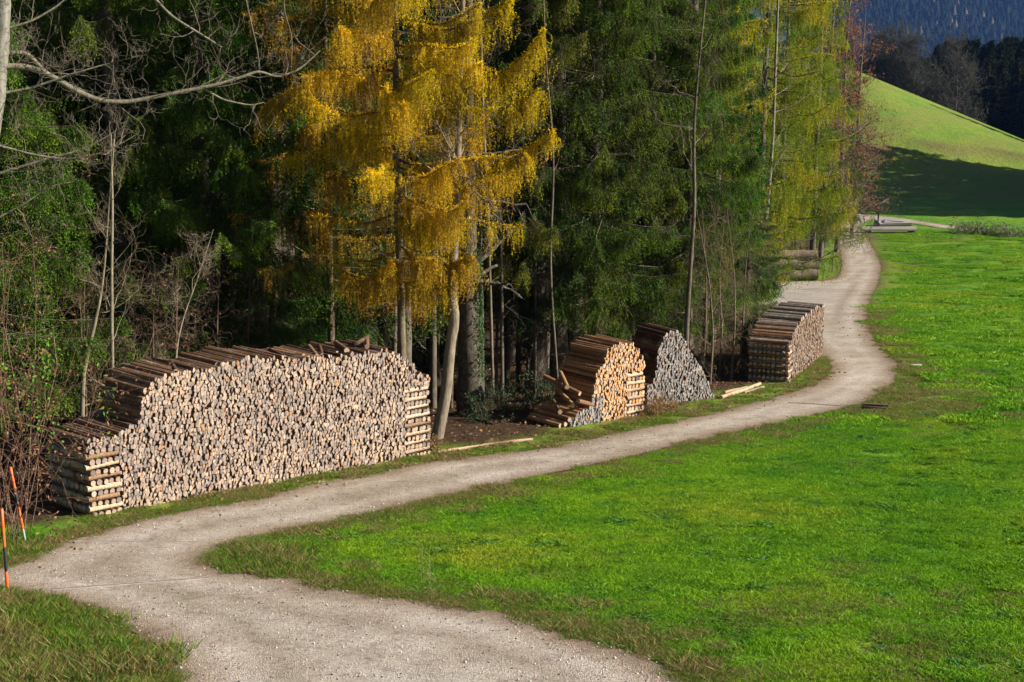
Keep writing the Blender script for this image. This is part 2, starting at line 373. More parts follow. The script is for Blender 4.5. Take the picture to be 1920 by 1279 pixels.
def grass_mat():
    m, n, p = new_mat('grass_blades'); c, f2, f3 = grass_nodes(n)
    c = mix(n, c, attr(n, 'col'), 1, 'MULTIPLY'); c = mix(n, c, (1.3, 1.3, 1.1), 1, 'MULTIPLY')
    n.links.new(c, p.inputs['Base Color']); p.inputs['Roughness'].default_value = .6; p.inputs['Specular IOR Level'].default_value = .22
    t = n.nodes.new('ShaderNodeBsdfTranslucent'); n.links.new(c, t.inputs[0]); x = n.nodes.new('ShaderNodeMixShader'); x.inputs[0].default_value = .35
    n.links.new(p.outputs[0], x.inputs[1]); n.links.new(t.outputs[0], x.inputs[2]); n.links.new(x.outputs[0], n.nodes['Material Output'].inputs[0]); return m
M_GRASS = grass_mat()
rgn = np.random.default_rng(11)
def inview(P, m=60):
    """points near the photo's own field of view, with a margin"""
    q = P-np.array([0, 0, ZC]); dep = q[:, 1]*cp-q[:, 2]*sp; up = q[:, 1]*sp+q[:, 2]*cp
    return (np.abs(q[:, 0])/dep*F < 960+m) & (np.abs(up)/dep*F < 640+m) & (dep > 3)
def sample(D0, D1, n, rng):
    D = np.sqrt(rng.uniform(D0*D0, D1*D1, n)); x = rng.uniform(-.36, .36, n)*D; P = np.column_stack([x, D])
    return P
pa = grass_patch('grass_patch_near', rgn, .8, 1700, .038, .009, M_GRASS, None, 1.0)
pb = grass_patch('grass_patch_mid', rgn, 2.0, 1700, .06, .028, M_GRASS, None, 1.0)
DRY = np.array([[.30, .24, .08], [.38, .29, .13], [.10, .13, .025], [.08, .14, .02], [.16, .14, .04], [.18, .09, .04]])
pc = grass_patch('verge_patch', rgn, .7, 520, .11, .010, M_LEAF, DRY, .9)
pe = grass_patch('verge_green_patch', rgn, .7, 420, .10, .011, M_LEAF, np.array([[.10, .19, .012], [.06, .16, .01], [.16, .20, .02], [.20, .20, .03]]), .8)
def dryw(P, s_):
    x, y = P[:, 0], P[:, 1]; w = .8*np.exp(-np.maximum(-s_-.1, 0)/1.0)
    w = np.maximum(w, .5*(1-sm(17.0, 23, y+1.2*np.sin(x*1.3))))
    return np.maximum(w, 1.0*np.exp(-(((x-bx)/2.6)**2+((y-by)/5.0)**2)))
def dry_pts(D0, D1, n):
    P = sample(D0, D1, n, rgn); s_ = sdf(P, ROADC); fs = fside_(P[:, 0], P[:, 1])
    P = P[(s_ < -.3) & ((fs < 0) | (P[:, 1] < 24)) & (P[:, 0] > -4.5) & (rgn.uniform(size=len(P)) < dryw(P, s_))]; return np.column_stack([P, height(P[:, 0], P[:, 1])])
def field_pts(D0, D1, n, edge, forestmax=.2):
    P = sample(D0, D1, n, rgn); s_ = sdf(P, ROADC); fs = fside_(P[:, 0], P[:, 1])
    k = (s_ < -edge) & ((fs < 0) | (P[:, 1] < 24)) & (rgn.uniform(size=len(P)) > dryw(P, s_)); P = P[k]
    return np.column_stack([P, height(P[:, 0], P[:, 1])])
def rs(n, lo, hi, zs=1):
    tab = np.array([list((Matrix.Rotation(-.147, 3, 'X') @ Matrix.Rotation(a, 3, 'Z')).to_euler()) for a in np.linspace(0, 6.283, 90)])
    tilt = tab[rgn.integers(0, 90, n)]
    s = rgn.uniform(lo, hi, (n, 1)); return tilt, s*np.array([[1, 1, zs]])*np.ones((n, 3))
P = field_pts(14, 36, 3600, .35); P = P[inview(P)]; r_, s_ = rs(len(P), .8, 1.3)
scatter('meadow_grass', P, r_, s_, pa, 'short bright green grass on the nearer meadow', 'grass')
pt_ = grass_patch('meadow_tuft_patch', rgn, .34, 210, .058, .009, M_GRASS, None, .8)
P = field_pts(14, 60, 9000, .4); P = P[inview(P)]; r_, s_ = rs(len(P), .5, 1.5)
scatter('meadow_tufts', P, r_, s_, pt_, 'taller tufts of grass dotted over the bright green meadow', 'grass')
pu_ = grass_patch('clover_patch', rgn, .3, 90, .05, .035, M_LEAF, np.array([[.05, .17, .03], [.04, .13, .02], [.08, .2, .03]]), 1.6)
P = field_pts(14, 60, 1300, .4); P = P[inview(P)]; r_, s_ = rs(len(P), .5, 1.3)
scatter('meadow_clover', P, r_, s_, pu_, 'darker broad leaved clover patches in the meadow', 'clover')
P = field_pts(35, 140, 3600, 1.0); P = P[inview(P)]; r_, s_ = rs(len(P), .8, 1.35, 1.3)
scatter('far_meadow_grass', P, r_, s_, pb, 'bright green grass on the far part of the meadow beyond the bend', 'grass')
def verge_pts(n, lo, hi, D0=13, D1=75, side=None):
    P = sample(D0, D1, n, rgn); s_ = -sdf(P, ROADC); P = P[(s_ > lo) & (s_ < hi)]
    fs = fside_(P[:, 0], P[:, 1])
    if side == 1: P = P[(fs > 0)]
    if side == 0: P = P[(fs < 0)]
    return np.column_stack([P, height(P[:, 0], P[:, 1])])
P = verge_pts(15000, .04, 1.1); k = rgn.uniform(size=len(P)) < .75; P = P[k & inview(P)]; h = len(P)//2
r_, s_ = rs(h, .35, .9); scatter('verge_grass', P[:h], r_, s_, pc, 'dry yellowish grass along the edges of the gravel track', 'grass')
Pn = verge_pts(12000, -.02, .40, 13, 27); Pn = Pn[inview(Pn)]; hn = len(Pn)*2//5
r_, s_ = rs(hn, .25, .7, .8); scatter('near_verge_grass', Pn[:hn], r_, s_, pc, 'straw coloured ragged grass along the near edge of the gravel', 'grass')
r_, s_ = rs(len(Pn)-hn, .25, .6); scatter('near_green_verge_grass', Pn[hn:], r_, s_, pe, 'green ragged grass along the near edge of the gravel', 'grass')
P2 = P[h:]; r_, s_ = rs(len(P2), .35, .85); scatter('green_verge_grass', P2, r_, s_, pe, 'longer green grass tufts along the edges of the gravel track', 'grass')
P = dry_pts(14, 70, 9000); P = P[inview(P)]; h = len(P)//2
pd_ = grass_patch('dry_meadow_patch', rgn, .8, 700, .05, .010, M_LEAF, np.array([[.22, .20, .05], [.30, .25, .10], [.13, .19, .02], [.10, .20, .012], [.16, .21, .02], [.14, .09, .035]]), 1.1)
r_, s_ = rs(len(P), .8, 1.2); scatter('dry_meadow_grass', P, r_, s_, pd_, 'sparse olive and straw coloured grass beside the bend and along the near meadow edge', 'grass')
# bank in the lower left corner
Pb = sample(14, 22.5, 900, rgn); Pb = Pb[(Pb[:, 0] < -3.2) & (sdf(Pb, ROADC) < -.05-.5*rgn.uniform(size=len(Pb))**2)]; Pb = np.column_stack([Pb, height(Pb[:, 0], Pb[:, 1])]); Pb = Pb[inview(Pb, 150)]
h = len(Pb)*3//5; r_, s_ = rs(h, .8, 1.3, 1.3); scatter('bank_grass', Pb[:h], r_, s_, pe, 'long green grass on the bank in the lower left corner', 'grass')
r_, s_ = rs(len(Pb)-h, .8, 1.3, 1.3); scatter('dry_bank_grass', Pb[h:], r_, s_, pc, 'dry straw coloured grass on the bank in the lower left corner', 'grass')

# loose stones and leaves
def stones():
    n = 26000; P = np.column_stack([rgn.uniform(-9, 4, n), 14+rgn.uniform(0, 1, n)**1.5*22]); P = P[sdf(P, ROADC) > -.1]; n = len(P)
    s = .005+.016*rgn.uniform(0, 1, n)**5; z = height(P[:, 0], P[:, 1])+.015
    O = np.array([[1, 0, 0], [0, 1, 0], [-1, 0, 0], [0, -1, 0], [0, 0, .8], [0, 0, -.6]], float)
    V = np.column_stack([P, z+s*.3])[:, None]+O[None]*s[:, None, None]*rgn.uniform(.6, 1.3, (n, 6, 1))
    T = np.array([[0, 1, 4], [1, 2, 4], [2, 3, 4], [3, 0, 4], [1, 0, 5], [2, 1, 5], [3, 2, 5], [0, 3, 5]])
    Fc = (np.arange(n)[:, None, None]*6+T[None]).reshape(-1, 3)
    c = np.array([.42, .385, .345])*rgn.choice([.3, .6, .85, 1.05, 1.25], (n, 1))
    m, nn, p = new_mat('stone'); nn.links.new(attr(nn, 'col'), p.inputs['Base Color']); p.inputs['Roughness'].default_value = .85
    tag(link('loose_stones', make_mesh('loose_stones', V.reshape(-1, 3), Fc, m, np.repeat(c, 6, axis=0))), 'small loose stones scattered over the gravel track', 'gravel', kind='stuff')
stones()
def litter():
    n = 42000; P = sample(20, 75, n, rgn); s_ = -sdf(P, ROADC); fs = fside_(P[:, 0], P[:, 1])
    P = P[(s_ > np.where(rgn.uniform(size=len(P)) < .3, -rgn.uniform(0, 1, len(P))**2*1.2, .1)) & (fs > -1.5) & (fs < 14)]; n = len(P); z = height(P[:, 0], P[:, 1])
    A = np.column_stack([P, z+.03]); d = rgn.normal(size=(n, 3))*[1, 1, .25]; B = A+norm(d)*rgn.uniform(.05, .1, (n, 1)); B[:, 2] = np.maximum(B[:, 2], A[:, 2]+.005)
    pal = np.array([[.20, .09, .04], [.28, .16, .07], [.12, .06, .03], [.33, .22, .12]])
    V, Fc, c = blades(rgn, A, B, .045, pal[rgn.integers(0, 4, n)])
    tag(link('fallen_leaves', make_mesh('fallen_leaves', V, Fc, M_LEAF, c)), 'brown fallen leaves on the forest floor behind the track', 'leaves', kind='stuff')
litter()

# ------------------------------------------------------------------ firewood stacks
LOGS = []     # dict(V, F, mi, col, pile, sub, score, center)
def add_log(poly3, back, side_c, end_c, pile, sub, size, bulge=0):
    """poly3 (k,3) front ring, back (3,) extrusion"""
    k = len(poly3); p = np.asarray(poly3); c = p.mean(0)
    V = np.concatenate([p, p+back, [c-norm(back)*bulge], [c+back]])
    Fc = [[i, (i+1) % k, k+(i+1) % k, k+i] for i in range(k)]+[[(i+1) % k, i, 2*k] for i in range(k)]+[[k+i, k+(i+1) % k, 2*k+1] for i in range(k)]
    mi = [1]*k+[0]*(2*k)
    # ring duplicates so end and side keep their own colours
    V2 = np.concatenate([V, p, p+back]); off = 2*k+2
    Fc = [[off+i, off+(i+1) % k, off+k+(i+1) % k, off+k+i] for i in range(k)]+Fc[k:]
    col = np.concatenate([np.broadcast_to(end_c, (2*k+2, 3)), np.broadcast_to(side_c, (2*k, 3))])
    LOGS.append(dict(V=V2, F=Fc, mi=mi, col=col, pile=pile, sub=sub, score=size*F/c[1], c=c))

def cell_polys(rng, prof, S0, S1, rad):
    """log cross sections filling the profile: power cells, shrunk and with cut corners"""
    pts = []; Hm = max(h for s, h in prof); ps = np.array(prof)
    ST = 1.5; Hm /= ST; ps[:, 1] /= ST; r0 = rad*1.66
    y = -.05; row = 0
    while y < Hm+.1:
        x = S0+(row % 2)*r0*.5
        while x < S1:
            pts.append((x+rng.normal()*rad*.38, y+rng.normal()*rad*.32, rad*rad*rng.uniform(.55, 1.55))); x += r0*rng.uniform(.8, 1.2)
        y += r0*.88; row += 1
    pts = np.array(pts); out = []
    for i in range(len(pts)):
        x, y, wq = pts[i]
        if x < S0 or x > S1: continue
        hmax = np.interp(x, ps[:, 0], ps[:, 1])
        if y > hmax+rng.normal()*rad*.2 or y < -.08: continue
        d2 = (pts[:, 0]-x)**2+(pts[:, 1]-y)**2; nb = np.where((d2 > 1e-9) & (d2 < (rad*4.2)**2))[0]
        th = np.arange(9)*2*math.pi/9+rng.uniform(0, 6.28); rr = rad*(1.38 if rng.uniform() < .65 else 1.14)
        pg = [np.array([x+math.cos(t)*rr*rng.uniform(.93, 1.05), y+math.sin(t)*rr*rng.uniform(.93, 1.05)]) for t in th]
        if rng.uniform() < .62:      # split face
            a = rng.uniform(0, 6.28); nn = np.array([math.cos(a), math.sin(a)]); off = rad*rng.uniform(.3, .8)
            pg = clip(pg, nn, nn@np.array([x, y])+off)
        for j in nb:
            q = pts[j, :2]-pts[i, :2]; L = np.linalg.norm(q); nn = q/L
            dist = (L*L+wq-pts[j, 2])/(2*L)
            pg = clip(pg, nn, nn@pts[i, :2]+dist-rad*.02)
            if len(pg) < 3: break
        if len(pg) < 3: continue
        pg = np.array(pg); A_ = .5*abs(np.sum(pg[:, 0]*np.roll(pg[:, 1], -1)-pg[:, 1]*np.roll(pg[:, 0], -1)))
        if A_ < (rad*.55)**2: continue
        # round corners once
        q = np.roll(pg, -1, 0); pg = np.stack([pg*.78+q*.22, pg*.22+q*.78], 1).reshape(-1, 2)
        out.append((pg*[1, ST], A_*ST, x, y*ST))
    return out
def clip(pg, n, d):
    o = []
    for i in range(len(pg)):
        a, b = pg[i], pg[(i+1) % len(pg)]; da, db = n@a-d, n@b-d
        if da <= 0: o.append(a)
        if da*db < 0: o.append(a+(b-a)*(da/(da-db)))
    return o
def crib(rng, o, u, dpt, z, s0, s1, h0, h1, lc, rad, pile, sub, logl=1.0, endc=None, topsk=0):
    """cross-stacked tower: alternating layers"""
    L = s1-s0; t = rad*1.75; j = 0; h = h0
    up = np.array([0, 0, 1.])
    def zb(s): return z(s)
    while h < h1-t*.4:
        if j % 2 == 0:   # logs along the back direction, ends face front
            n = max(3, int(L/(rad*2.15)))
            for k in range(n):
                s = s0+(k+.5)*L/n; c = o+u*s+up*(zb(s)+h+t/2)-dpt*rng.uniform(.0, .04)
                ring_log(rng, c, dpt*logl*rng.uniform(.96, 1.03), u, up, rad*rng.uniform(.85, 1.08), lc, pile, sub, endc)
        else:
            n = max(4, int(logl/(rad*2.3)))
            for k in range(n):
                dd = (k+.5)*logl/n-.02; s = s0-rng.uniform(.01, .06); c = o+u*s+dpt*dd+up*(zb(s0)+h+t/2)
                slope = (zb(s1)-zb(s0))/L; ax = (u+up*(slope+.03+rng.normal()*.015)+dpt*rng.normal()*.02)*(L*rng.uniform(.97, 1.1))
                ring_log(rng, c, ax, dpt, up, rad*rng.uniform(.9, 1.15), lc, pile, sub, endc)
        h += t; j += 1
def ring_log(rng, c, ax, a, b, r, lc, pile, sub, endc=None, kind=None):
    k = 9; th = np.arange(k)*2*math.pi/k; kind = rng.integers(0, 3) if kind is None else kind
    e1 = norm(a-norm(ax)*(a@norm(ax))); e2 = np.cross(norm(ax), e1)
    if e2[2] < 0: e2 = -e2
    P2 = np.stack([np.cos(th), np.sin(th)], 1)*rng.uniform(.92, 1.06, (k, 1))
    if kind == 1: P2[:, 1] = np.where(P2[:, 1] < -.1, -.55, P2[:, 1])-.1
    if kind == 2: P2[:, 1] = np.where(P2[:, 1] < -.3, -.62, P2[:, 1]*.95)
    p = c+(P2[:, :1]*e1+P2[:, 1:]*e2)*r
    sc, ec = lc(rng, c)
    if sub.endswith('crib') and abs(norm(np.asarray(ax))[2]) > .03: sc = pick(rng, [(.50, .38, .27), (.42, .32, .24), (.54, .42, .31), (.25, .16, .10)])
    ec = ec if endc is None else endc*rng.uniform(.85, 1.15)
    add_log(p, np.asarray(ax), sc, ec, pile, sub, np.linalg.norm(ax)*.35+r)

def stack(pid, A, B, prof_px, rad, endcol, sidecol, cribs, seed, logl=1.0):
    rng = np.random.default_rng(seed); a = G(*A); b = G(*B)
    ub = b-a; Lh = math.hypot(ub[0], ub[1]); u = np.array([ub[0]/Lh, ub[1]/Lh, 0]); dp = np.array([-u[1], u[0], 0]); up = np.array([0, 0, 1.])
    o = np.array([a[0], a[1], 0.])
    def z(s): q = o+u*s; return gz(q[0], q[1])-.02
    prof = []
    for (px, py) in prof_px:     # ray with the front face plane
        d = raydir(px, py); t = (dp@o)/(dp@d); q = d*t; s = (q-o)@u; prof.append((s, ZC+d[2]*t-z(s)))
    prof = sorted(prof)
    lc = lambda r_, c: (sidecol(r_), endcol(r_, (c-o)@u, c[2]-z((c-o)@u), Lh))
    S0, S1 = 0.0, Lh
    for (s0, s1, h1) in cribs:
        s0 = s0 if s0 >= 0 else Lh+s0; s1 = s1 if s1 > 0 else Lh+s1
        crib(rng, o, u, dp, z, s0, s1, 0, h1, lc, .052, pid, 'crib' if s0 < Lh/2 else 'right_crib', logl)
        pf = np.array(prof)
    def inside_crib(x, y):
        for (s0, s1, h1) in cribs:
            s0 = s0 if s0 >= 0 else Lh+s0; s1 = s1 if s1 > 0 else Lh+s1
            if s0-.01 < x < s1+.01 and y < h1: return True
        return False
    for pg, A_, x, y in cell_polys(rng, prof, S0, S1, rad):
        if inside_crib(x, y): continue
        off = rng.normal()*.018+(.06 if rng.uniform() < .04 else 0)
        P3 = np.array([o+u*q[0]+up*(z(x)+q[1])+dp*off for q in pg])
        ax = dp*logl*rng.uniform(.97, 1.04)+u*rng.normal()*.012+up*rng.normal()*.012
        e = endcol(rng, x, y, Lh); add_log(P3, ax, sidecol(rng), e, pid, 'face', math.sqrt(A_), .004)
    return dict(o=o, u=u, d=dp, L=Lh, z=z, prof=prof)
def pick(rng, pal, var=.15): return np.array(pal[rng.integers(0, len(pal))])*rng.uniform(1-var, 1+var)
def pl(rng, pals, ws, var=.15):
    return pick(rng, pals[rng.choice(len(pals), p=np.array(ws)/sum(ws))], var)
GREY = [(.29, .235, .205), (.24, .20, .18), (.34, .275, .235), (.20, .17, .16), (.28, .215, .18)]
TAN = [(.42, .305, .225), (.37, .27, .205), (.45, .34, .26)]
ORG = [(.52, .25, .10), (.58, .32, .15), (.60, .38, .20)]
DGREY = [(.20, .19, .19), (.26, .245, .24), (.15, .14, .14), (.30, .29, .285)]
BARK = [(.10, .06, .04), (.16, .09, .055), (.20, .12, .075), (.26, .14, .07)]
def end1(r, s, h, L):
    t = s/L; wt = .22+1.0*max(0, 1-h/.75)*.8+.9*max(0, t-.55)+.3*(h > 1.7); wt *= 1+.5*math.sin(s*1.9+h*2)
    return pl(r, [GREY, TAN, [(.40, .21, .11)]], [1, max(.05, wt*1.15), .035])
def end2(r, s, h, L):
    g = 1 if (s < L*.42 and h < .85-.2*s) else 0
    return pl(r, [DGREY, ORG, TAN], [1, .02, .05] if g else [.02, 1, .7])
def end3(r, s, h, L): return pl(r, [DGREY, GREY], [1, .35])
def end4(r, s, h, L): return pl(r, [TAN, GREY, ORG], [1.2, .7, .1])
bark = lambda r: pick(r, BARK)
bark2 = lambda r: pl(r, [BARK, [(.34, .2, .1), (.28, .15, .075)]], [1, 3])
S_1 = stack(1, (172, 969), (806, 850), [(172, 826), (215, 818), (240, 803), (264, 790), (266, 745), (286, 712), (330, 700), (400, 690), (440, 676), (480, 669), (550, 673), (620, 669), (680, 663), (728, 656), (745, 664), (775, 684), (783, 698), (806, 706)], .0318, end1, bark, [(0, .62, 1.17), (-.68, 0, 1.42)], 1, 1.12)
S_2 = stack(2, (1069, 801), (1207, 778), [(1069, 786), (1089, 773), (1108, 762), (1113, 735), (1116, 715), (1122, 693), (1134, 680), (1139, 662), (1151, 648), (1166, 643), (1186, 645), (1197, 656), (1200, 666), (1208, 674)], .0318, end2, bark2, [(-.62, 0, 1.12)], 2, 1.1)
S_3 = stack(3, (1212, 762), (1341, 746), [(1212, 722), (1227, 713), (1231, 690), (1235, 654), (1249, 626), (1262, 620), (1276, 621), (1286, 643), (1300, 669), (1321, 700), (1330, 726), (1341, 744)], .0318, end3, lambda r: pick(r, BARK)*.7, [], 3)
S_4 = stack(4, (1477, 718), (1541, 668), [(1477, 640), (1484, 638), (1492, 612), (1511, 592), (1522, 586), (1536, 574), (1541, 578)], .0318, end4, lambda r: pl(r, [BARK, [(.2, .17, .15), (.26, .22, .19)]], [1, 1]), [(0, .7, 1.05)], 4, 1.15)
# loose logs lying on top of stacks and slipped logs
def lay(pid, sub, s, hgt, ax, r, dd=0, seed=0, sc=None):
    rng = np.random.default_rng(seed); S = {1: S_1, 2: S_2, 3: S_3, 4: S_4}[pid]
    c = S['o']+S['u']*s+S['d']*dd+np.array([0, 0, S['z'](s)+hgt]); a = S['u']*ax[0]+S['d']*ax[1]+np.array([0, 0, ax[2]])
    ring_log(rng, c, a, np.cross(a, [0, 0, 1.]), np.array([0, 0, 1.]), r, lambda q, c_: (pick(q, BARK) if sc is None else np.array(sc), pick(q, TAN)), pid, sub, None, 0)
Hs = lambda S, s: float(np.interp(s, [p[0] for p in S['prof']], [p[1] for p in S['prof']]))
for k in range(7):
    r0 = np.random.default_rng(k+50); s = r0.uniform(1.9, S_1['L']*.75); lay(1, 'top', s, Hs(S_1, s)+.005, (r0.uniform(-.1, .7), r0.uniform(.6, 1.0), -.05), r0.uniform(.035, .05), r0.uniform(.05, .3), k)
L1 = S_1['L']
lay(1, 'top', L1-1.55, Hs(S_1, L1-1.5)+.07, (.4, .4, .03), .05, .2, 71); lay(1, 'top', L1-2.2, Hs(S_1, L1-2.1)+.07, (.3, .6, 0), .055, .1, 72); lay(1, 'top', L1-1.7, Hs(S_1, L1-1.7)+.12, (.6, .25, .0), .04, .35, 73)
for k in range(9):
    r0 = np.random.default_rng(k+90); s = r0.uniform(.4, S_4['L']-.2); lay(4, 'top', s, Hs(S_4, s)+.06, (.1, 1.15, 0), r0.uniform(.045, .075), -.03, 100+k, pick(r0, [(.2, .17, .15), (.13, .1, .09)]))
for k, (s, h_, ax, dd) in enumerate([(.15, .62, (.9, .1, -.35), -.02), (-.1, .95, (.8, .9, .02), .1), (.35, .75, (-.1, 1.0, .25), .1), (.1, .5, (.5, .9, .1), .1), (-.12, .2, (.2, 1.1, .0), .0), (-.2, .09, (.05, 1.1, .0), .05), (-.1, .32, (.35, .5, .1), .3), (-.3, .05, (.05, 1.0, 0), .12)]):
    lay(2, 'slipped', s+.1, h_, ax, .055, dd, 130+k, (.34, .2, .1) if k % 2 else (.22, .12, .07))

PILE = {1: 'longest woodpile by the track', 2: 'orange woodpile in the middle', 3: 'grey weathered woodpile in the middle', 4: 'far woodpile at the bend'}
SUB = {'crib': 'cross-stacked log in the left end tower of the ', 'right_crib': 'cross-stacked log in the right end tower of the ', 'face': 'pale round or split log end in the front of the ', 'top': 'bark-covered log lying loose on top of the ', 'slipped': 'slipped split log lying askew at the left side of the '}
def vis_bonus(l):
    if l['sub'] in ('top', 'slipped'): return 3
    if l['sub'] != 'face': return 1.6
    return 1
order = sorted(range(len(LOGS)), key=lambda i: -LOGS[i]['score']*vis_bonus(LOGS[i]))
ind = set(order[:300])
for i in order[:300]:
    l = LOGS[i]; c = l['c']; me = make_mesh('firewood_log', l['V']-c, l['F'], [M_END, M_SIDE], l['col'], l['mi'])
    o = link('firewood_log', me); o.location = c
    tag(o, SUB[l['sub']]+PILE[l['pile']], 'log', SUB[l['sub']].strip()+' '+PILE[l['pile']])
STL = {1: 'long stack of grey and tan firewood log ends, tallest and nearest of the woodpiles', 2: 'stack of fresh orange split firewood with grey logs at its lower left', 3: 'mound of dark grey weathered firewood behind the orange stack', 4: 'stack of pale split firewood with bark roof beside the bend of the track'}
for p in (1, 2, 3, 4):
    V, Fc, mi, cl, off = [], [], [], [], 0
    for i, l in enumerate(LOGS):
        if l['pile'] != p or i in ind: continue
        V.append(l['V']); Fc += [[a+off for a in f] for f in l['F']]; mi += l['mi']; cl.append(l['col']); off += len(l['V'])
    me = make_mesh('firewood_stack', np.concatenate(V), Fc, [M_END, M_SIDE], np.concatenate(cl), mi)
    tag(link('firewood_stack', me), STL[p], 'woodpile', kind='stuff')
print('logs', len(LOGS))

# ------------------------------------------------------------------ trees
SUNS = sv
def mk_part(name, parts, mat, parent, smooth=False):
    V, Fc, c = join(parts); return link(name, make_mesh(name, V, Fc, mat, c, smooth=smooth), parent)

def spruce_meshes(seed, H, Rm, zlow, dens=11, lod=1.0, weep=.6, hue=(.040, .095, .018), zhi=13.0, bs=1.0, wh=1.0, nm=14):
    rng = np.random.default_rng(seed); trunk = []; br = []; A_, B_, Wd, Cc = [], [], [], []
    zs = np.linspace(0, H, 14); rt = .011*H*(1-zs/H)**.9+.012
    rt[0] *= 1.25
    bend = np.cumsum(rng.normal(size=(14, 2))*.03, axis=0)
    Pp = np.column_stack([bend, zs]); trunk = tubepath(Pp, rt, 9, np.array([.11, .085, .07])*.9, .04, seed)
    z = zlow*.5
    while z < H-.4:
        hi = z > zhi; nb = rng.integers(4, 8) if z > zlow else rng.integers(1, 3)
        for _ in range(nb):
            ph = rng.uniform(0, 6.283); L = Rm*(1-z/H)**.75*rng.uniform(.7, 1.1); dead = z < zlow or rng.uniform() < .06
            if dead: L *= .6
            z0 = z+rng.uniform(-.15, .15); a = rng.uniform(.35, .6)*(1-.45*z/H); b = rng.uniform(.18, .4)
            rad = np.array([math.cos(ph), math.sin(ph), 0]); per = np.array([-rad[1], rad[0], 0])
            c0 = np.array([np.interp(z0, zs, bend[:, 0]), np.interp(z0, zs, bend[:, 1]), z0])
            def cv(t): return c0+rad*(L*t)[:, None]+np.array([0, 0, 1.])*(L*(-a*t+b*t*t))[:, None]+per*(.06*L*np.sin(t*4+ph))[:, None]
            t = np.linspace(0, 1, 6); p = cv(t); rr = (.012+.004*L)*(1-t*.85)
            for k in range(5): br.append([*p[k], *p[k+1], rr[k], rr[k+1]])
            if dead:
                for k in range(int(5*L)):
                    tt = rng.uniform(.2, 1, 1); q = cv(tt)[0]; e = q+per*rng.choice([-1, 1])*rng.uniform(.1, .5)+rad*.2+np.array([0, 0, -rng.uniform(.05, .35)])
                    br.append([*q, *e, .005, .002])
                continue
            n = max(6, int(L*dens*2*(.35 if hi else 1)*lod)); t = np.sqrt(rng.uniform(.03, 1.0, n)); base = cv(t)
            side = rng.choice([-1., 1.], n); lb = (.2+.5*np.sin(np.clip(t, 0, 1)*2.6)**1)*rng.uniform(.6, 1.1, n)*min(1, L/2.2)*(1.2 if hi else 1)
            lat = per*(side*rng.uniform(.3, .9, n))[:, None]+rad*rng.uniform(.25, .8, n)[:, None]
            dirn = norm(lat*(1-weep*.75)+np.array([0, 0, -1.])*(weep*rng.uniform(.4, 1.25, n))[:, None])
            m = max(4, int(nm*(.6 if hi else 1))); s = (np.arange(m)+.5)/m
            pt = base[:, None]+dirn[:, None]*(lb[:, None]*s[None])[..., None]+np.array([0, 0, -1.])*((lb[:, None]**2)*(s[None]**2)*.35)[..., None]
            pt = pt.reshape(-1, 3); dr = np.repeat(dirn, m, axis=0)
            ln = bs*(.058 if not hi else .17)*rng.uniform(.7, 1.3, len(pt)); nd = norm(dr*.6+rng.normal(size=pt.shape)*.6)
            cb = np.array(hue)*rng.uniform(.65, 1.35)*np.array([rng.uniform(.8, 1.35), 1, rng.uniform(.7, 1.2)])
            cc = cb[None]*rng.uniform(.7, 1.35, (len(pt), 1))*(1+.25*(np.tile(s, n)[:, None]-.5)*np.array([1.4, .8, .2]))
            A_.append(pt); B_.append(pt+nd*ln[:, None]); Wd.append(ln*.30); Cc.append(cc)
            A_.append(base); B_.append(base+dirn*lb[:, None]); Wd.append(np.full(n, .014)); Cc.append(np.tile(np.array([[.05, .05, .025]]), (n, 1)))
        z += wh*rng.uniform(.30, .48)*(1.6 if hi else 1)
    bl = blades(rng, np.concatenate(A_), np.concatenate(B_), np.concatenate(Wd), np.concatenate(Cc))
    bb = tubes(br, 4, np.array([.11, .085, .065]))
    return (make_mesh('trunk', *trunk[:2], M_BARK, trunk[2], smooth=True), make_mesh('branches', *bb[:2], M_TWIG, bb[2]), make_mesh('crown', *bl[:2], M_NEEDLE, bl[2]))

def put(name, meshes, x, y, rz, sc, label, cat, group=None, kinds=('trunk', 'branches', 'crown'), sink=.1):
    t = empty(name, (x, y, gz(x, y)-sink), rz); t.scale = (sc, sc, sc) if not hasattr(sc, '__len__') else sc; tag(t, label, cat, group)
    for k, m in zip(kinds, meshes): link(k, m, t)
    return t

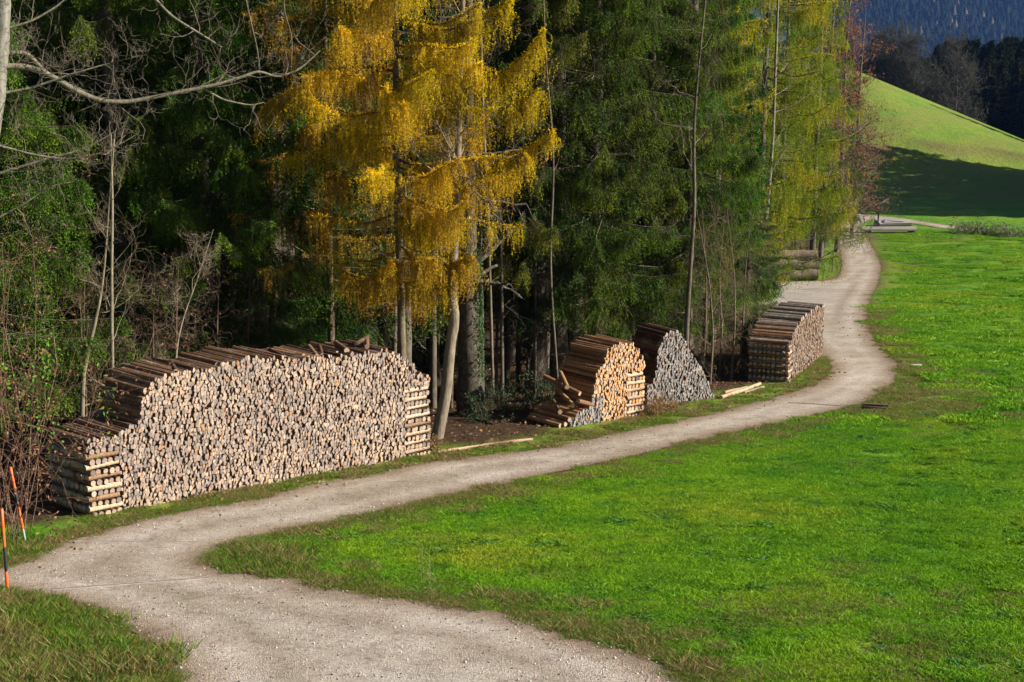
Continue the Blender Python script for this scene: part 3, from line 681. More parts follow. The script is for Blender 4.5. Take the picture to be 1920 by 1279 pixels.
def larch_meshes(seed, H, branches, hue, strandL=(.25, .9), ndens=26, rt0=.13, tuft=.034, bare=0, m=20, trunkcol=(.2, .16, .12), kb=420):
    """branches: list of (z, azimuth, length, droop, uptip, density)"""
    rng = np.random.default_rng(seed); zs = np.linspace(0, H, 16); bend = np.cumsum(rng.normal(size=(16, 2))*.02, axis=0)
    trunk = tubepath(np.column_stack([bend, zs]), rt0*(1-zs/H)**.8+.012, 10, np.array(trunkcol), .04, seed)
    br, A_, B_, Wd, Cc = [], [], [], [], []; dn = np.array([0, 0, -1.])
    for (z0, ph, L, dr_, up_, den) in branches:
        rad = np.array([math.cos(ph), math.sin(ph), 0]); per = np.array([-rad[1], rad[0], 0])
        c0 = np.array([np.interp(z0, zs, bend[:, 0]), np.interp(z0, zs, bend[:, 1]), z0]); w1, w2 = rng.uniform(-.1, .1, 2); sg = rng.uniform(0, 6)
        def cv(t, c0=c0, rad=rad, per=per, L=L): return c0+rad*(L*t)[:, None]+per*(L*.07*np.sin(t*5+sg)*t)[:, None]-dn*(L*(-dr_*np.sin(t*2.2)+(up_+dr_*.8)*t**3)+.02*L*np.sin(t*9+sg))[:, None]
        t = np.linspace(0, 1, 10); p = cv(t); rr = (.010+.007*L)*(1-t)**.8+.004
        for k in range(9): br.append([*p[k], *p[k+1], rr[k], rr[k+1]])
        # side twigs
        ns = int(L*5); ts = rng.uniform(.12, .98, ns); bs = cv(ts); sd_ = rng.choice([-1, 1], ns); ls = rng.uniform(.25, .9, ns)*(1.05-ts*.6)*min(1, L/2)
        e = bs+per*(sd_*ls*.8)[:, None]+rad*(ls*.5)[:, None]+dn*(ls*rng.uniform(-.1, .35, ns))[:, None]
        for k in range(ns): br.append([*bs[k], *e[k], .006, .003])
        n = int(L*ndens*den)
        if n < 1: continue
        # strands start on branch or on side twigs
        on = rng.uniform(size=n) < .45; t = rng.uniform(.08, 1, n)**.8; base = cv(t)
        j = rng.integers(0, ns, n); f = rng.uniform(.2, 1, n)[:, None]; base = np.where(on[:, None], base, bs[j]+(e[j]-bs[j])*f)
        ls = rng.uniform(*strandL, n)*(.35+.65*np.sin(np.clip(t, 0, 1)*2.9))
        sw = rng.normal(size=(n, 3))*.16*np.array([1, 1, 0])+rad*.12
        s = (np.arange(m)+rng.uniform(0, 1, (n, m)))/m
        pt = base[:, None]+(dn*ls[:, None])[:, None]*s[..., None]+(sw*ls[:, None])[:, None]*np.sin(s*2.5)[..., None]
        keep = rng.uniform(size=(n, m)) < np.clip(.9-bare*rng.uniform(0, 1.4, (n, 1)), 0, 1)
        q = pt[keep]; nd = norm(rng.normal(size=q.shape)*.8+dn*.8); ln = tuft*rng.uniform(.7, 1.5, len(q))
        hb = np.array(hue[rng.integers(0, len(hue))]); cc = hb*rng.uniform(.6, 1.35, (len(q), 1))*np.array([[1, 1, 1]])
        A_.append(q); B_.append(q+nd*ln[:, None]); Wd.append(ln*.25); Cc.append(cc)
        A_.append(q); B_.append(q+norm(nd*.6+rng.normal(size=q.shape))*ln[:, None]); Wd.append(ln*.25); Cc.append(cc*.9)
        A_.append(base); B_.append(base+dn*ls[:, None]+sw*ls[:, None]*.55); Wd.append(np.full(n, .007)); Cc.append(np.tile([[.16, .09, .035]], (n, 1)))
        # dense tufts right on the branch
        k = int(L*kb*den); t = rng.uniform(.1, 1, k); q = cv(t)+rng.normal(size=(k, 3))*.03
        nd = norm(rng.normal(size=q.shape)+rad*.8); ln = tuft*1.5*rng.uniform(.7, 1.6, k)
        A_.append(q); B_.append(q+nd*ln[:, None]); Wd.append(ln*.28); Cc.append(hb*np.array([1.05, 1.0, .8])*rng.uniform(.7, 1.3, (k, 1)))
    bl = blades(rng, np.concatenate(A_), np.concatenate(B_), np.concatenate(Wd), np.concatenate(Cc))
    bb = tubes(br, 4, np.array([.13, .075, .04]))
    return (make_mesh('trunk', *trunk[:2], M_BARK, trunk[2], smooth=True), make_mesh('branches', *bb[:2], M_TWIG, bb[2]), make_mesh('crown', *bl[:2], M_LARCH, bl[2]))

RMIN = .0022
def grow(rng, p, d, L, r, lev, out, up=.12, wig=.22, nb=3, fr=.62, spread=.8):
    n = 5; pts = [p]; dirs = []
    for k in range(n):
        d = norm(d+rng.normal(size=3)*wig+np.array([0, 0, up])); q = pts[-1]+d*L/n; pts.append(q); dirs.append(d)
        out.append([*pts[-2], *q, r*(1-k/n*.55), r*(1-(k+1)/n*.55)])
    if lev <= 0: return
    for k in range(nb+int(rng.integers(0, 2))):
        i = int(rng.integers(1, n+1)); dd = dirs[i-1]; s = rng.normal(size=3); s = norm(s-dd*(s@dd)); nd = norm(dd*(1-spread*.5)+s*spread)
        grow(rng, pts[i], nd, L*fr*rng.uniform(.7, 1.2), max(r*.5*(1-i/n*.3), RMIN), lev-1, out, up, wig*1.1, nb, fr, spread)
def bare_tree(name, seed, x, y, trunkpath, radii, nl, brL, lev, label, cat='tree', group=None, col=(.22, .19, .16), up=.1, leaves=0, leafcol=None, low=.25, nb=3, wig=.22, leafsz=.06):
    rng = np.random.default_rng(seed); z0 = gz(x, y)-.08; t = empty(name, (x, y, z0)); tag(t, label, cat, group)
    tp = np.asarray(trunkpath, float); L = len(tp); tt = np.linspace(0, L-1, L*4); P = np.stack([np.interp(tt, range(L), tp[:, k]) for k in range(3)], 1)
    for _ in range(2): P[1:-1] = (P[:-2]+2*P[1:-1]+P[2:])/4
    Rr = np.interp(tt, range(L), radii); mk_part('trunk', [tubepath(P, Rr, 9, col, .04, seed)], M_BARK, t, True)
    out = []
    for _ in range(nl):
        k = int(rng.uniform(low, 1)**.9*(len(P)-2)); d = norm(P[k+1]-P[k]); a = rng.uniform(0, 6.28); s = np.array([math.cos(a), math.sin(a), rng.uniform(-.1, .6)])
        grow(rng, P[k], norm(d*.4+s), brL*rng.uniform(.6, 1.15)*(1.1-.5*k/len(P)), max(Rr[k]*.32, .005), lev, out, up, wig, nb)
    big = [s for s in out if s[6] > .012]; small = [s for s in out if s[6] <= .012]
    pr = []
    if big: pr.append(tubes(big, 6, np.array(col)))
    if small: pr.append(tubes(small, 3, np.array(col)*np.array([.95, .85, .78])))
    mk_part('branches', pr, M_TWIG, t)
    if leaves:
        sg = np.array(small); j = rng.integers(0, len(sg), leaves); A = sg[j, 3:6]; d = norm(rng.normal(size=(leaves, 3))+[0, 0, -.7]); B = A+d*leafsz*rng.uniform(.6, 1.3, (leaves, 1))
        lc_ = np.array(leafcol)[rng.integers(0, len(leafcol), leaves)]*rng.uniform(.7, 1.2, (leaves, 1))
        V, Fc, c = blades(rng, A, B, leafsz*.55, lc_); link('leaves', make_mesh('leaves', V, Fc, M_LEAF, c), t)
    return t

# --- spruce variants
SP = [spruce_meshes(21, 21, 3.3, 2.4, 22, 1, .72, (.072, .155, .010)), spruce_meshes(22, 23, 3.6, 2.8, 22, 1, .8, (.078, .145, .012)),
      spruce_meshes(23, 20, 3.0, 1.6, 22, 1, .6, (.036, .115, .012)), spruce_meshes(24, 24, 3.8, 3.4, 22, 1, .9, (.110, .145, .016))]
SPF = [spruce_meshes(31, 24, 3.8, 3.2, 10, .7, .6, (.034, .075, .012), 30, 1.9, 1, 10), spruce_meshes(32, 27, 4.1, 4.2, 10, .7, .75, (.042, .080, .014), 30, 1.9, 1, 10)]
# front rank: (photo column, depth, variant, scale, label)
front = [(60, 37, 1, .9, 'spruce behind the leaning bare sapling at the left end of the longest woodpile'),
         (-75, 30.5, 0, 1.0, 'drooping dark green spruce at the far left behind the bramble thicket'),
         (215, 34.6, 1, .95, 'spruce with long hanging sprays behind the long horizontal bare bough'),
         (370, 35.0, 0, 1.0, 'bright green spruce between the left bare saplings and the yellow larch'),
         (500, 36.5, 2, .9, 'small dense dark spruce just left of the yellow larch'),
         (1010, 44.0, 3, 1.0, 'olive green spruce right of the yellow larch'),
         (1120, 44.5, 1, 1.0, 'spruce with long hanging sprays above the orange woodpile'),
         (1215, 47.5, 3, 1.05, 'tall spruce above the gap between the orange and grey woodpiles'),
         (1300, 47.0, 0, .95, 'dark spruce rising directly behind the grey woodpile'),
         (1335, 57, 2, .95, 'dark spruce behind the twiggy saplings left of the far woodpile'),
         (1500, 106, 1, 1.1, 'spruce behind the larch at the far log stack'),
         (1552, 122, 0, 1.1, 'spruce at the right edge of the forest where the track bends')]
for k, (px, D, v, s, lb) in enumerate(front):
    put('spruce_tree', SP[v], (px-CX)/F*D*1.0, D, k*1.7, s, lb, 'spruce tree', 'spruces at the forest edge')
rf = np.random.default_rng(77); taken = []
def free(x, y, m):
    for a, b in taken:
        if (a-x)**2+(b-y)**2 < m*m: return False
    taken.append((x, y)); return True
cnt = 0
for _ in range(5000):
    D = rf.uniform(36, 135); x = rf.uniform(-.38*D-2, .24*D)
    fs = (-3.6+.205*D)-x
    if D > 62: fs = min(fs, (-1.5+.19*D if D > 92 else 1.5+.12*D)-x)
    if fs < 4.0 or not free(x, D, 2.6 if D < 60 else 3.6): continue
    if abs((x/D*F+CX)-880) < 240 and D < 42: continue
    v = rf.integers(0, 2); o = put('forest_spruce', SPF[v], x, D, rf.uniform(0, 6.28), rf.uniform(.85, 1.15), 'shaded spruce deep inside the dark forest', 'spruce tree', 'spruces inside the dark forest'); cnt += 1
    if cnt > 210: break
print('forest', cnt)

# --- yellow larch: its low boughs sweep out over the woodpile
rl = np.random.default_rng(3)
YEL = [(.62, .47, .012), (.56, .42, .012), (.70, .50, .015), (.62, .40, .015), (.52, .34, .02)]
lb = []
E, Wt = 0.0, math.pi
lb += [(4.05, E-.5, 1.9, .05, .12, 1.5), (3.95, E+.25, 1.0, .0, .0, 1.0), (4.95, E-.35, 2.8, .0, .0, .35), (6.2, E-.3, 3.4, .04, .22, 1.2), (7.9, E-.35, 3.3, .06, .32, 1.15), (7.3, E-.1, 3.0, .05, .12, 1.0), (9.0, E-.2, 2.6, .05, .25, .9),
       (8.1, Wt+.25, 2.8, -.02, -.3, 1.0), (6.8, Wt+.4, 2.4, .05, -.2, .8), (5.0, Wt+.2, 1.8, .1, .05, .6), (4.2, Wt+.5, 1.6, .1, .1, .5)]
for z in np.arange(3.6, 17.5, .24):
    L = 2.7*(1-max(0, z-8)/14)*rl.uniform(.75, 1.1)
    if z < 5.4: L *= .62
    lb.append((z, rl.uniform(-2.9, -.1) if rl.uniform() < .7 else rl.uniform(0, 3), L, rl.uniform(.0, .12), rl.uniform(-.05, .25), .85 if z < 13 else .5))
L1m = larch_meshes(41, 18.5, lb, YEL, (.2, .9), 135, .085, .036, .25, 24, (.17, .14, .09))
lx, ly = (757-CX)/F*34.9, 33.9
put('larch_tree', L1m, lx, ly, 0, 1, 'golden yellow larch hanging over the right half of the longest woodpile', 'larch tree')
lb2 = [(z, rl.uniform(-3.1, .3), rl.uniform(1.6, 2.7)*(1-max(0, z-8)/14), rl.uniform(0, .15), rl.uniform(-.2, .1), .55) for z in np.arange(3.4, 15, .3)]
L2m = larch_meshes(42, 17, lb2, [(.45, .25, .03), (.5, .33, .03), (.38, .25, .04)], (.25, .95), 70, .08, .038, .4, 24, (.15, .11, .08))
put('larch_tree', L2m, (612-CX)/F*35.8, 35.8, .4, 1, 'thinner orange brown larch to the left of the golden larch', 'larch tree')
# --- olive larches on the right
OLV = [(.22, .29, .012), (.30, .33, .015), (.15, .24, .012), (.40, .36, .02)]
def olive(seed, H, R_, zl, den, tuft):
    rr = np.random.default_rng(seed); b = []
    for z in np.arange(zl, H-.8, .36):
        for _ in range(2): b.append((z, rr.uniform(0, 6.28), R_*(1-z/H)**.6*rr.uniform(.7, 1.1), rr.uniform(.0, .12), rr.uniform(.0, .25), den))
    return larch_meshes(seed, H, b, OLV, (.3, 1.1), 26, .15, tuft, .1, 20, (.15, .13, .11), 110)
OL = [olive(51, 22, 4.1, 3.0, .85, .058), olive(52, 20, 3.4, 2.6, .8, .060)]
put('larch_tree', OL[0], (1432-CX)/F*61, 61, 0, 1, 'large olive green larch over the far woodpile', 'larch tree', 'olive green larches')
put('larch_tree', OL[1], (1532-CX)/F*99, 99, 2, 1.15, 'olive green larch directly left of the brown-leaved beech', 'larch tree', 'olive green larches')
put('larch_tree', OL[1], (1345-CX)/F*56, 56, 4, .95, 'slimmer olive larch mixed among the spruces behind the grey woodpile', 'larch tree', 'olive green larches')
put('larch_tree', OL[0], (1470-CX)/F*97, 97, 1.3, 1.1, 'olive green larch standing right behind the far log stack', 'larch tree', 'olive green larches')

# --- named bare trees and trunks
def base_at(px, py): g = G(px, py); return g[0], g[1]
def tree_px(name, seed, pts, D, wid, **kw):
    """trunk given by photo columns at one depth"""
    P = [W(px, py, D+dd) for px, py, dd in pts]; x, y = P[0][0], P[0][1]; z0 = gz(x, y)-.08
    T = [np.array([0, 0, 0.])]+[p-np.array([x, y, z0]) for p in P[1:]]
    return bare_tree(name, seed, x, y, T, [w_/2/F*D for w_ in wid], **kw)
x, y = base_at(818, 822)
tree_px('ash_tree', 61, [(818, 822, 0), (836, 740, 0), (845, 640, 0), (853, 600, .0), (846, 550, 0), (853, 470, 0), (856, 390, .1), (862, 200, .2), (868, 0, .3), (872, -150, .3)], y, [26, 22, 20, 21, 20, 16, 13, 11, 9, 6], nl=20, brL=1.7, lev=3, low=.5, col=(.24, .20, .15), label='grey barked tree with curved bare trunk right of the longest woodpile', up=.14)
tree_px('ash_tree', 62, [(872, 570, 0), (885, 440, 0), (900, 380, .2), (905, 300, .3), (912, 200, .5)], y+.2, [10, 9, 8, 6, 3], nl=8, brL=1.2, lev=3, label='thin grey stem forking up through the yellow larch', col=(.28, .24, .19)) if False else None
D = 37.5; t = tree_px('spruce_tree', 63, [(882, 792, 0), (882, 700, 0), (878, 600, 0), (878, 500, 0), (880, 300, 0), (880, 0, 0), (880, -400, 0)], D, [56, 48, 42, 34, 20, 12, 6], nl=14, brL=1.6, lev=2, low=.4, col=(.085, .07, .055), label='thick dark trunk with green ivy climbing its right side', up=-.05)
rr = np.random.default_rng(8); n = 800; hh = rr.uniform(.9, 4.2, n); ang = rr.normal(-.35, .42, n)+.15*np.sin(hh*3); rad_ = .30-.02*hh
A = np.column_stack([np.cos(ang)*rad_, np.sin(ang)*rad_, hh]); A[:, 0] += rr.uniform(0, .07, n)
B = A+norm(rr.normal(size=(n, 3))+[0.5, -.5, -.6])*.06
V, Fc, c = blades(rr, A, B, .05, np.array([[.05, .11, .03], [.07, .14, .04], [.10, .16, .06]])[rr.integers(0, 3, n)]); link('ivy', make_mesh('ivy', V, Fc, M_LEAF, c), t)
# slim pale trunks
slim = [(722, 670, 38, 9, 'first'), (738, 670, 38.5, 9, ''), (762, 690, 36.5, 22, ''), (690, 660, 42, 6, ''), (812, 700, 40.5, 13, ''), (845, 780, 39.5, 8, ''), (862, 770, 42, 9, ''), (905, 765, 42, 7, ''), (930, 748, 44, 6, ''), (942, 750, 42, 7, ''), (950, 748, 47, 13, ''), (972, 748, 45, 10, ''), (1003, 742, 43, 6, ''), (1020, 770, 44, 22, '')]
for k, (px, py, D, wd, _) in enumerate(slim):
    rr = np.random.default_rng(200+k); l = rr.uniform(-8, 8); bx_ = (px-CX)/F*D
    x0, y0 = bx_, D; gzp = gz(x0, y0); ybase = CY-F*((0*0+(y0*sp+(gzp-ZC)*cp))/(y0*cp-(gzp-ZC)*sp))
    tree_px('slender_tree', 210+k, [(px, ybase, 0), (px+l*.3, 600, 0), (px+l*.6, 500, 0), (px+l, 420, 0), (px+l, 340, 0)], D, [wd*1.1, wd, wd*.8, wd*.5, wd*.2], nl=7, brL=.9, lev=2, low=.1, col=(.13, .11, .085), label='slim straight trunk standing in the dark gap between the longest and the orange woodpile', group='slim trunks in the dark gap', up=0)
# stems left, behind the pile
tree_px('bare_sapling', 64, [(146, 790, 0), (155, 700, 0), (170, 640, 0), (188, 560, 0), (196, 500, 0), (205, 380, 0), (215, 250, 0)], 30.5, [11, 9, 8, 6, 5, 4, 3], nl=11, brL=1.3, lev=3, low=.1, col=(.24, .21, .15), label='leaning bare sapling with grey green bark behind the left end of the longest woodpile')
tree_px('bare_sapling', 65, [(205, 745, 0), (210, 640, 0), (209, 520, 0), (211, 400, 0), (208, 250, 0)], 30.5, [8, 7, 6, 5, 3], nl=9, brL=1.2, lev=3, low=.1, col=(.26, .23, .17), label='upright pale bare sapling behind the stepped left part of the longest woodpile')
tree_px('bare_sapling', 66, [(316, 720, 0), (330, 650, 0), (345, 590, 0), (375, 510, 0), (400, 430, 0)], 31.5, [4, 4, 3, 2, 1], nl=12, brL=1.1, lev=3, low=.05, col=(.34, .30, .24), label='slanting white barked twiggy sapling above the middle of the longest woodpile')
for k, (px, D) in enumerate([(120, 31.5), (175, 32), (255, 32.5), (300, 32), (380, 33), (440, 34)]):
    rr = np.random.default_rng(300+k); x = (px-CX)/F*D
    bare_tree('bare_bush', 310+k, x, D, [(0, 0, 0), (.1, 0, 1.2), (.1, .1, 2.6), (.25, 0, 4.2)], [.03, .025, .018, .006], 15, 1.2, 3, 'brown leafless bush in the tangle behind the longest woodpile', 'bush', 'leafless bushes behind the longest woodpile', (.15, .095, .07), up=.04, leaves=120, leafcol=[(.2, .09, .05), (.28, .15, .08)], low=.03, wig=.3)
# bare trees in the middle and right
x, y = base_at(1284, 735)
tree_px('bare_tree', 67, [(1284, 720, 0), (1288, 600, 0), (1296, 480, 0), (1303, 380, 0), (1300, 250, 0), (1310, 120, 0), (1325, -20, 0), (1335, -150, 0)], 41.8, [12, 10, 8, 7, 6, 4, 3, 2], nl=18, brL=2.0, lev=3, low=.25, col=(.13, .11, .085), label='bare grey tree rising just behind the right side of the grey woodpile', up=.1)
tree_px('bare_tree', 68, [(1048, 740, 0), (1030, 500, 0), (1040, 300, 0), (1022, 100, 0), (1015, -150, 0)], 41.5, [5, 5, 4, 3, 2], nl=18, brL=2.0, lev=3, low=.3, col=(.12, .10, .08), label='bare tree with arching grey twigs before the olive spruce beside the golden larch', up=0.02)
tree_px('bare_tree', 74, [(925, 700, 0), (915, 400, 0), (905, 200, 0), (900, 0, 0), (895, -200, 0)], 40.5, [6, 6, 5, 5, 3], nl=14, brL=1.8, lev=3, low=.5, col=(.17, .14, .11), label='bare twiggy tree top just right of the golden larch crown', up=0.1)
tree_px('bare_tree', 69, [(1420, 600, 0), (1426, 480, 0), (1440, 380, 0), (1450, 250, 0), (1455, 100, 0), (1462, -80, 0)], 58, [9, 8, 7, 6, 5, 3], nl=14, brL=2.4, lev=3, low=.25, col=(.24, .21, .17), label='pale bare trunk among the olive larch branches above the far woodpile', up=.1)
for k, (px, py, D) in enumerate([(1345, 735, 43), (1362, 720, 44.5), (1386, 722, 44), (1402, 715, 46.5), (1330, 730, 44.5)]):
    rr = np.random.default_rng(400+k); x = (px-CX)/F*D
    bare_tree('bare_sapling', 410+k, x, D, [(0, 0, 0), (.05, 0, 1.5), (.1*rr.normal(), .1, 3), (.25*rr.normal(), 0, 5)], [.035, .03, .02, .006], 16, 1.2, 3, 'thin bare sapling in the open gap between the grey woodpile and the far woodpile', 'sapling', 'thin saplings left of the far woodpile', (.18, .14, .1), up=.04, low=.05)
put('spruce_tree', SP[2], (1408-CX)/F*50.5, 50.5, 0, (.5, .5, .42), 'low dark spruce just left of the far woodpile', 'spruce tree')
# low long boughs reaching over the track
rng = np.random.default_rng(70); x, y = (1330-CX)/F*49, 49.0
t = bare_tree('bare_tree', 70, x, y, [(0, 0, 0), (.1, 0, 2.5), (.2, 0, 5), (.3, 0, 8)], [.09, .08, .06, .03], 12, 2.0, 3, 'dark bare tree whose low boughs reach over the side track', col=(.09, .07, .055))
out = []
for (pts, r) in [([(1300, 560), (1380, 520), (1450, 495), (1530, 490), (1585, 455), (1640, 400)], .032), ([(1330, 640), (1400, 610), (1440, 560), (1470, 520), (1540, 470)], .022), ([(1390, 515), (1460, 470), (1540, 440), (1600, 445), (1640, 440)], .02)]:
    P = [W(px, py, y+1+k*1.0)-np.array([x, y, gz(x, y)-.08]) for k, (px, py) in enumerate(pts)]
    P = np.array(P); tt = np.linspace(0, len(P)-1, 16); P = np.stack([np.interp(tt, range(len(P)), P[:, k]) for k in range(3)], 1)
    for k in range(15):
        out.append([*P[k], *P[k+1], r*(1-k/17), r*(1-(k+1)/17)])
        if k > 4:
            for _ in range(2):
                d = norm(P[k+1]-P[k]); grow(rng, P[k], norm(d+rng.normal(size=3)*.6), rng.uniform(.5, 1.3), .008, 2, out, .05, .25, 2)
mk_part('boughs', [tubes(out, 5, np.array([.07, .055, .045]))], M_TWIG, t)
# brown-leaved beech on the right edge
BR = [(.20, .07, .04), (.26, .10, .05), (.15, .05, .03), (.3, .15, .08)]
for k, (px, D, H, s) in enumerate([(1578, 118, 23, 0), (1606, 132, 19, 1), (1548, 112, 19, 2)]):
    bare_tree('beech_tree', 80+k, (px-CX)/F*D, D, [(0, 0, 0), (.1, 0, H*.3), (0, .2, H*.6), (.2, 0, H)], [.2, .17, .11, .03], 46, 3.1-.3*s, 4, ['tall beech with withered red brown leaves at the right edge of the forest', 'twiggy small beech hanging out over the track bend', 'bare beech with few leaves between the olive larch and the tall beech'][k], 'beech tree', None, (.16, .13, .11), up=.08, leaves=[11000, 3500, 4500][k], leafcol=BR, low=.08, nb=3, leafsz=.15)
# understory ivy and brambles in the gap
def bush(name, x, y, n, size, pal, label, seed, cat='bush', leaf=.06, group=None):
    rng = np.random.default_rng(seed); t = empty(name, (x, y, gz(x, y))); tag(t, label, cat, group); out = []
    for _ in range(int(12*size)+6):
        a = rng.uniform(0, 6.28); grow(rng, np.array([rng.normal()*.2*size, rng.normal()*.2*size, 0]), norm(np.array([math.cos(a)*.6, math.sin(a)*.6, 1])), size*rng.uniform(.6, 1.1), .008, 2, out, 0, .25, 2)
    mk_part('stems', [tubes(out, 3, np.array([.14, .09, .06]))], M_TWIG, t); sg = np.array(out); j = rng.integers(0, len(sg), n)
    A = sg[j, 3:6]+rng.normal(size=(n, 3))*.04; B = A+norm(rng.normal(size=(n, 3)))*leaf*rng.uniform(.6, 1.2, (n, 1))
    V, Fc, c = blades(rng, A, B, leaf*.6, np.array(pal)[rng.integers(0, len(pal), n)]*rng.uniform(.7, 1.2, (n, 1))); link('leaves', make_mesh('leaves', V, Fc, M_LEAF, c), t); return t
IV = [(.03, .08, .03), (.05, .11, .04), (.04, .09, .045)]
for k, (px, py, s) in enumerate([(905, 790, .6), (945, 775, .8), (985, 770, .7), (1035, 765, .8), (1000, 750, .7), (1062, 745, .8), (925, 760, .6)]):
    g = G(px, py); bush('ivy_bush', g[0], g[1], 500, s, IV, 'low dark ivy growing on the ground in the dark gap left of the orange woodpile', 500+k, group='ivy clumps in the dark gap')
for k, (px, py, s) in enumerate([(808, 845, .35), (1240, 778, .4), (1262, 772, .4), (1222, 780, .35)]):
    g = G(px, py); bush('dry_weeds', g[0], g[1], 420, s, [(.28, .15, .06), (.22, .12, .05), (.3, .2, .09)], ['reddish dry weeds at the foot of the right end of the longest woodpile', 'rusty dry weeds at the foot of the grey woodpile'][k > 0], 520+k, 'weeds', .05, None if k == 0 else 'rusty dry weeds at the grey woodpile')

# ------------------------------------------------------------------ left edge: big tree with horizontal bough, thicket, snow poles
rng = np.random.default_rng(90); D0 = 21.0; P0 = W(-150, 1180, D0); x, y = P0[0], P0[1]; z0 = gz(x, y)-.1; t = empty('wayside_tree', (x, y, z0)); tag(t, 'pale lichened tree at the left edge with one long bare horizontal bough', 'tree')
off = np.array([x, y, z0]); tr = np.array([W(px, py, D0)-off for px, py in [(-150, 1180), (-100, 800), (-42, 400), (-7, 190), (2, 90), (6, -20), (10, -300)]]); tr[0, 2] = 0
tt = np.linspace(0, 6, 30); Pt = np.stack([np.interp(tt, range(7), tr[:, k]) for k in range(3)], 1); mk_part('trunk', [tubepath(Pt, np.interp(tt, range(7), [.16, .14, .12, .11, .105, .1, .06]), 12, (.25, .24, .21), .04, 3)], M_BARK, t, True)
out = []
def bough(pts, r0, r1, D, tw, lev=2, tl=.5, dd=.1):
    P = np.array([W(px, py, D+k*dd)-off for k, (px, py) in enumerate(pts)]); n = len(P); tt = np.linspace(0, n-1, n*4)
    P = np.stack([np.interp(tt, range(n), P[:, k]) for k in range(3)], 1)
    for _ in range(2): P[1:-1] = (P[:-2]+2*P[1:-1]+P[2:])/4
    for k in range(len(P)-1):
        f = k/len(P); f2 = (k+1)/len(P); out.append([*P[k], *P[k+1], r0+(r1-r0)*f, r0+(r1-r0)*f2])
        if rng.uniform() < tw:
            d = norm(P[k+1]-P[k]); s = rng.normal(size=3)+[0, 0, .25]; grow(rng, P[k], norm(d*.5+norm(s)), tl*rng.uniform(.5, 1.5), .007, lev, out, .1, .25, 2)
bough([(5, 125), (45, 124), (90, 138), (140, 170), (190, 190), (240, 192), (300, 180), (360, 168), (410, 158), (450, 146), (485, 132), (520, 146), (560, 132), (600, 95)], .044, .010, D0, .5, 3, .55)
bough([(385, 168), (420, 188), (470, 198), (495, 192)], .016, .006, D0+.8, .3)
bough([(5, 100), (50, 98), (90, 140), (160, 172)], .035, .015, D0+.1, .4)
bough([(275, -20), (320, 30), (370, 60), (410, 85), (415, 88)], .02, .008, D0+.5, .5)
bough([(5, 175), (60, 165), (130, 140), (200, 120), (260, 105)], .02, .006, D0, .6, 3)
bough([(-32, 335), (80, 300), (160, 280), (235, 235)], .022, .006, D0-.3, .6, 3)
bough([(-20, 268), (60, 290), (130, 300), (200, 285), (260, 250)], .016, .005, D0-.6, .6, 3)
bough([(-10, 60), (60, 40), (110, 10), (150, -30)], .02, .006, D0, .6, 3)
bough([(-45, 430), (50, 380), (90, 350), (140, 340)], .014, .004, D0-.6, .7, 3)
bough([(455, -30), (470, 40), (482, 90), (487, 130)], .010, .008, D0+1.1, .2); bough([(545, -60), (530, 10), (548, 70), (546, 132)], .008, .006, D0+1.3, .3)
mk_part('boughs', [tubes([s for s in out if s[6] > .01], 7, np.array([.19, .17, .13])), tubes([s for s in out if s[6] <= .01], 4, np.array([.17, .14, .11]))], M_BARK, t)

def thicket(px0, px1, py0, py1, D, n, seed, label, name='bramble_thicket', lc=400, greens=260, fluff=40):
    rng = np.random.default_rng(seed); b = W((px0+px1)/2, 1000, D); x, y = b[0], b[1]; z = gz(x, y); t = empty(name, (x, y, z)); tag(t, label, 'thicket'); out = []
    off = np.array([x, y, z]); hw = (px1-px0)/2/F*D; H = (py1-py0)/F*D
    for _ in range(n):
        sx = rng.uniform(-hw, hw)*.8; grow(rng, np.array([sx, rng.normal()*.3, 0]), norm(np.array([rng.normal()*.25, rng.normal()*.2, 1])), H*rng.uniform(.5, 1.1), .010, 3, out, -.02, .14, 2, .5)
    mk_part('stems', [tubes(out, 3, np.array([.20, .11, .075]))], M_TWIG, t); sg = np.array(out)
    def lv(nm, k, size, pal, mat, hmin, hmax, w_=.6, clump=True):
        c = sg[rng.integers(0, len(sg), 14), 3:6]; c = c[(c[:, 2] > hmin*H) & (c[:, 2] < hmax*H)]
        if len(c) == 0: c = sg[:5, 3:6]
        A = c[rng.integers(0, len(c), k)]+rng.normal(size=(k, 3))*[.1, .1, .22] if clump else sg[rng.integers(0, len(sg), k), 3:6]
        B = A+norm(rng.normal(size=(k, 3))+[0, 0, -.4])*size*rng.uniform(.6, 1.3, (k, 1)); V, Fc, cc = blades(rng, A, B, size*w_, np.array(pal)[rng.integers(0, len(pal), k)]); link(nm, make_mesh(nm, V, Fc, mat, cc), t)
    lv('green_leaves', greens, .07, [(.10, .28, .02), (.06, .2, .02), (.2, .3, .03)], M_LEAF, .3, .95)
    lv('withered_leaves', lc, .06, [(.25, .1, .05), (.35, .18, .11), (.16, .07, .04)], M_LEAF, .0, 1, .45, False)
    if fluff: lv('seed_tufts', fluff*14, .045, [(.5, .45, .4), (.4, .36, .32)], M_LEAF, .2, .9, .1)
    return t
thicket(-60, 62, 430, 1000, 23.0, 32, 95, 'tangled brown brambles with bright green leaves at the left edge above the snow poles', lc=2200, greens=420, fluff=30)
thicket(0, 60, 560, 1000, 27.5, 9, 96, 'thin leafless thicket beside the left end of the longest woodpile', lc=300, greens=70, fluff=20)
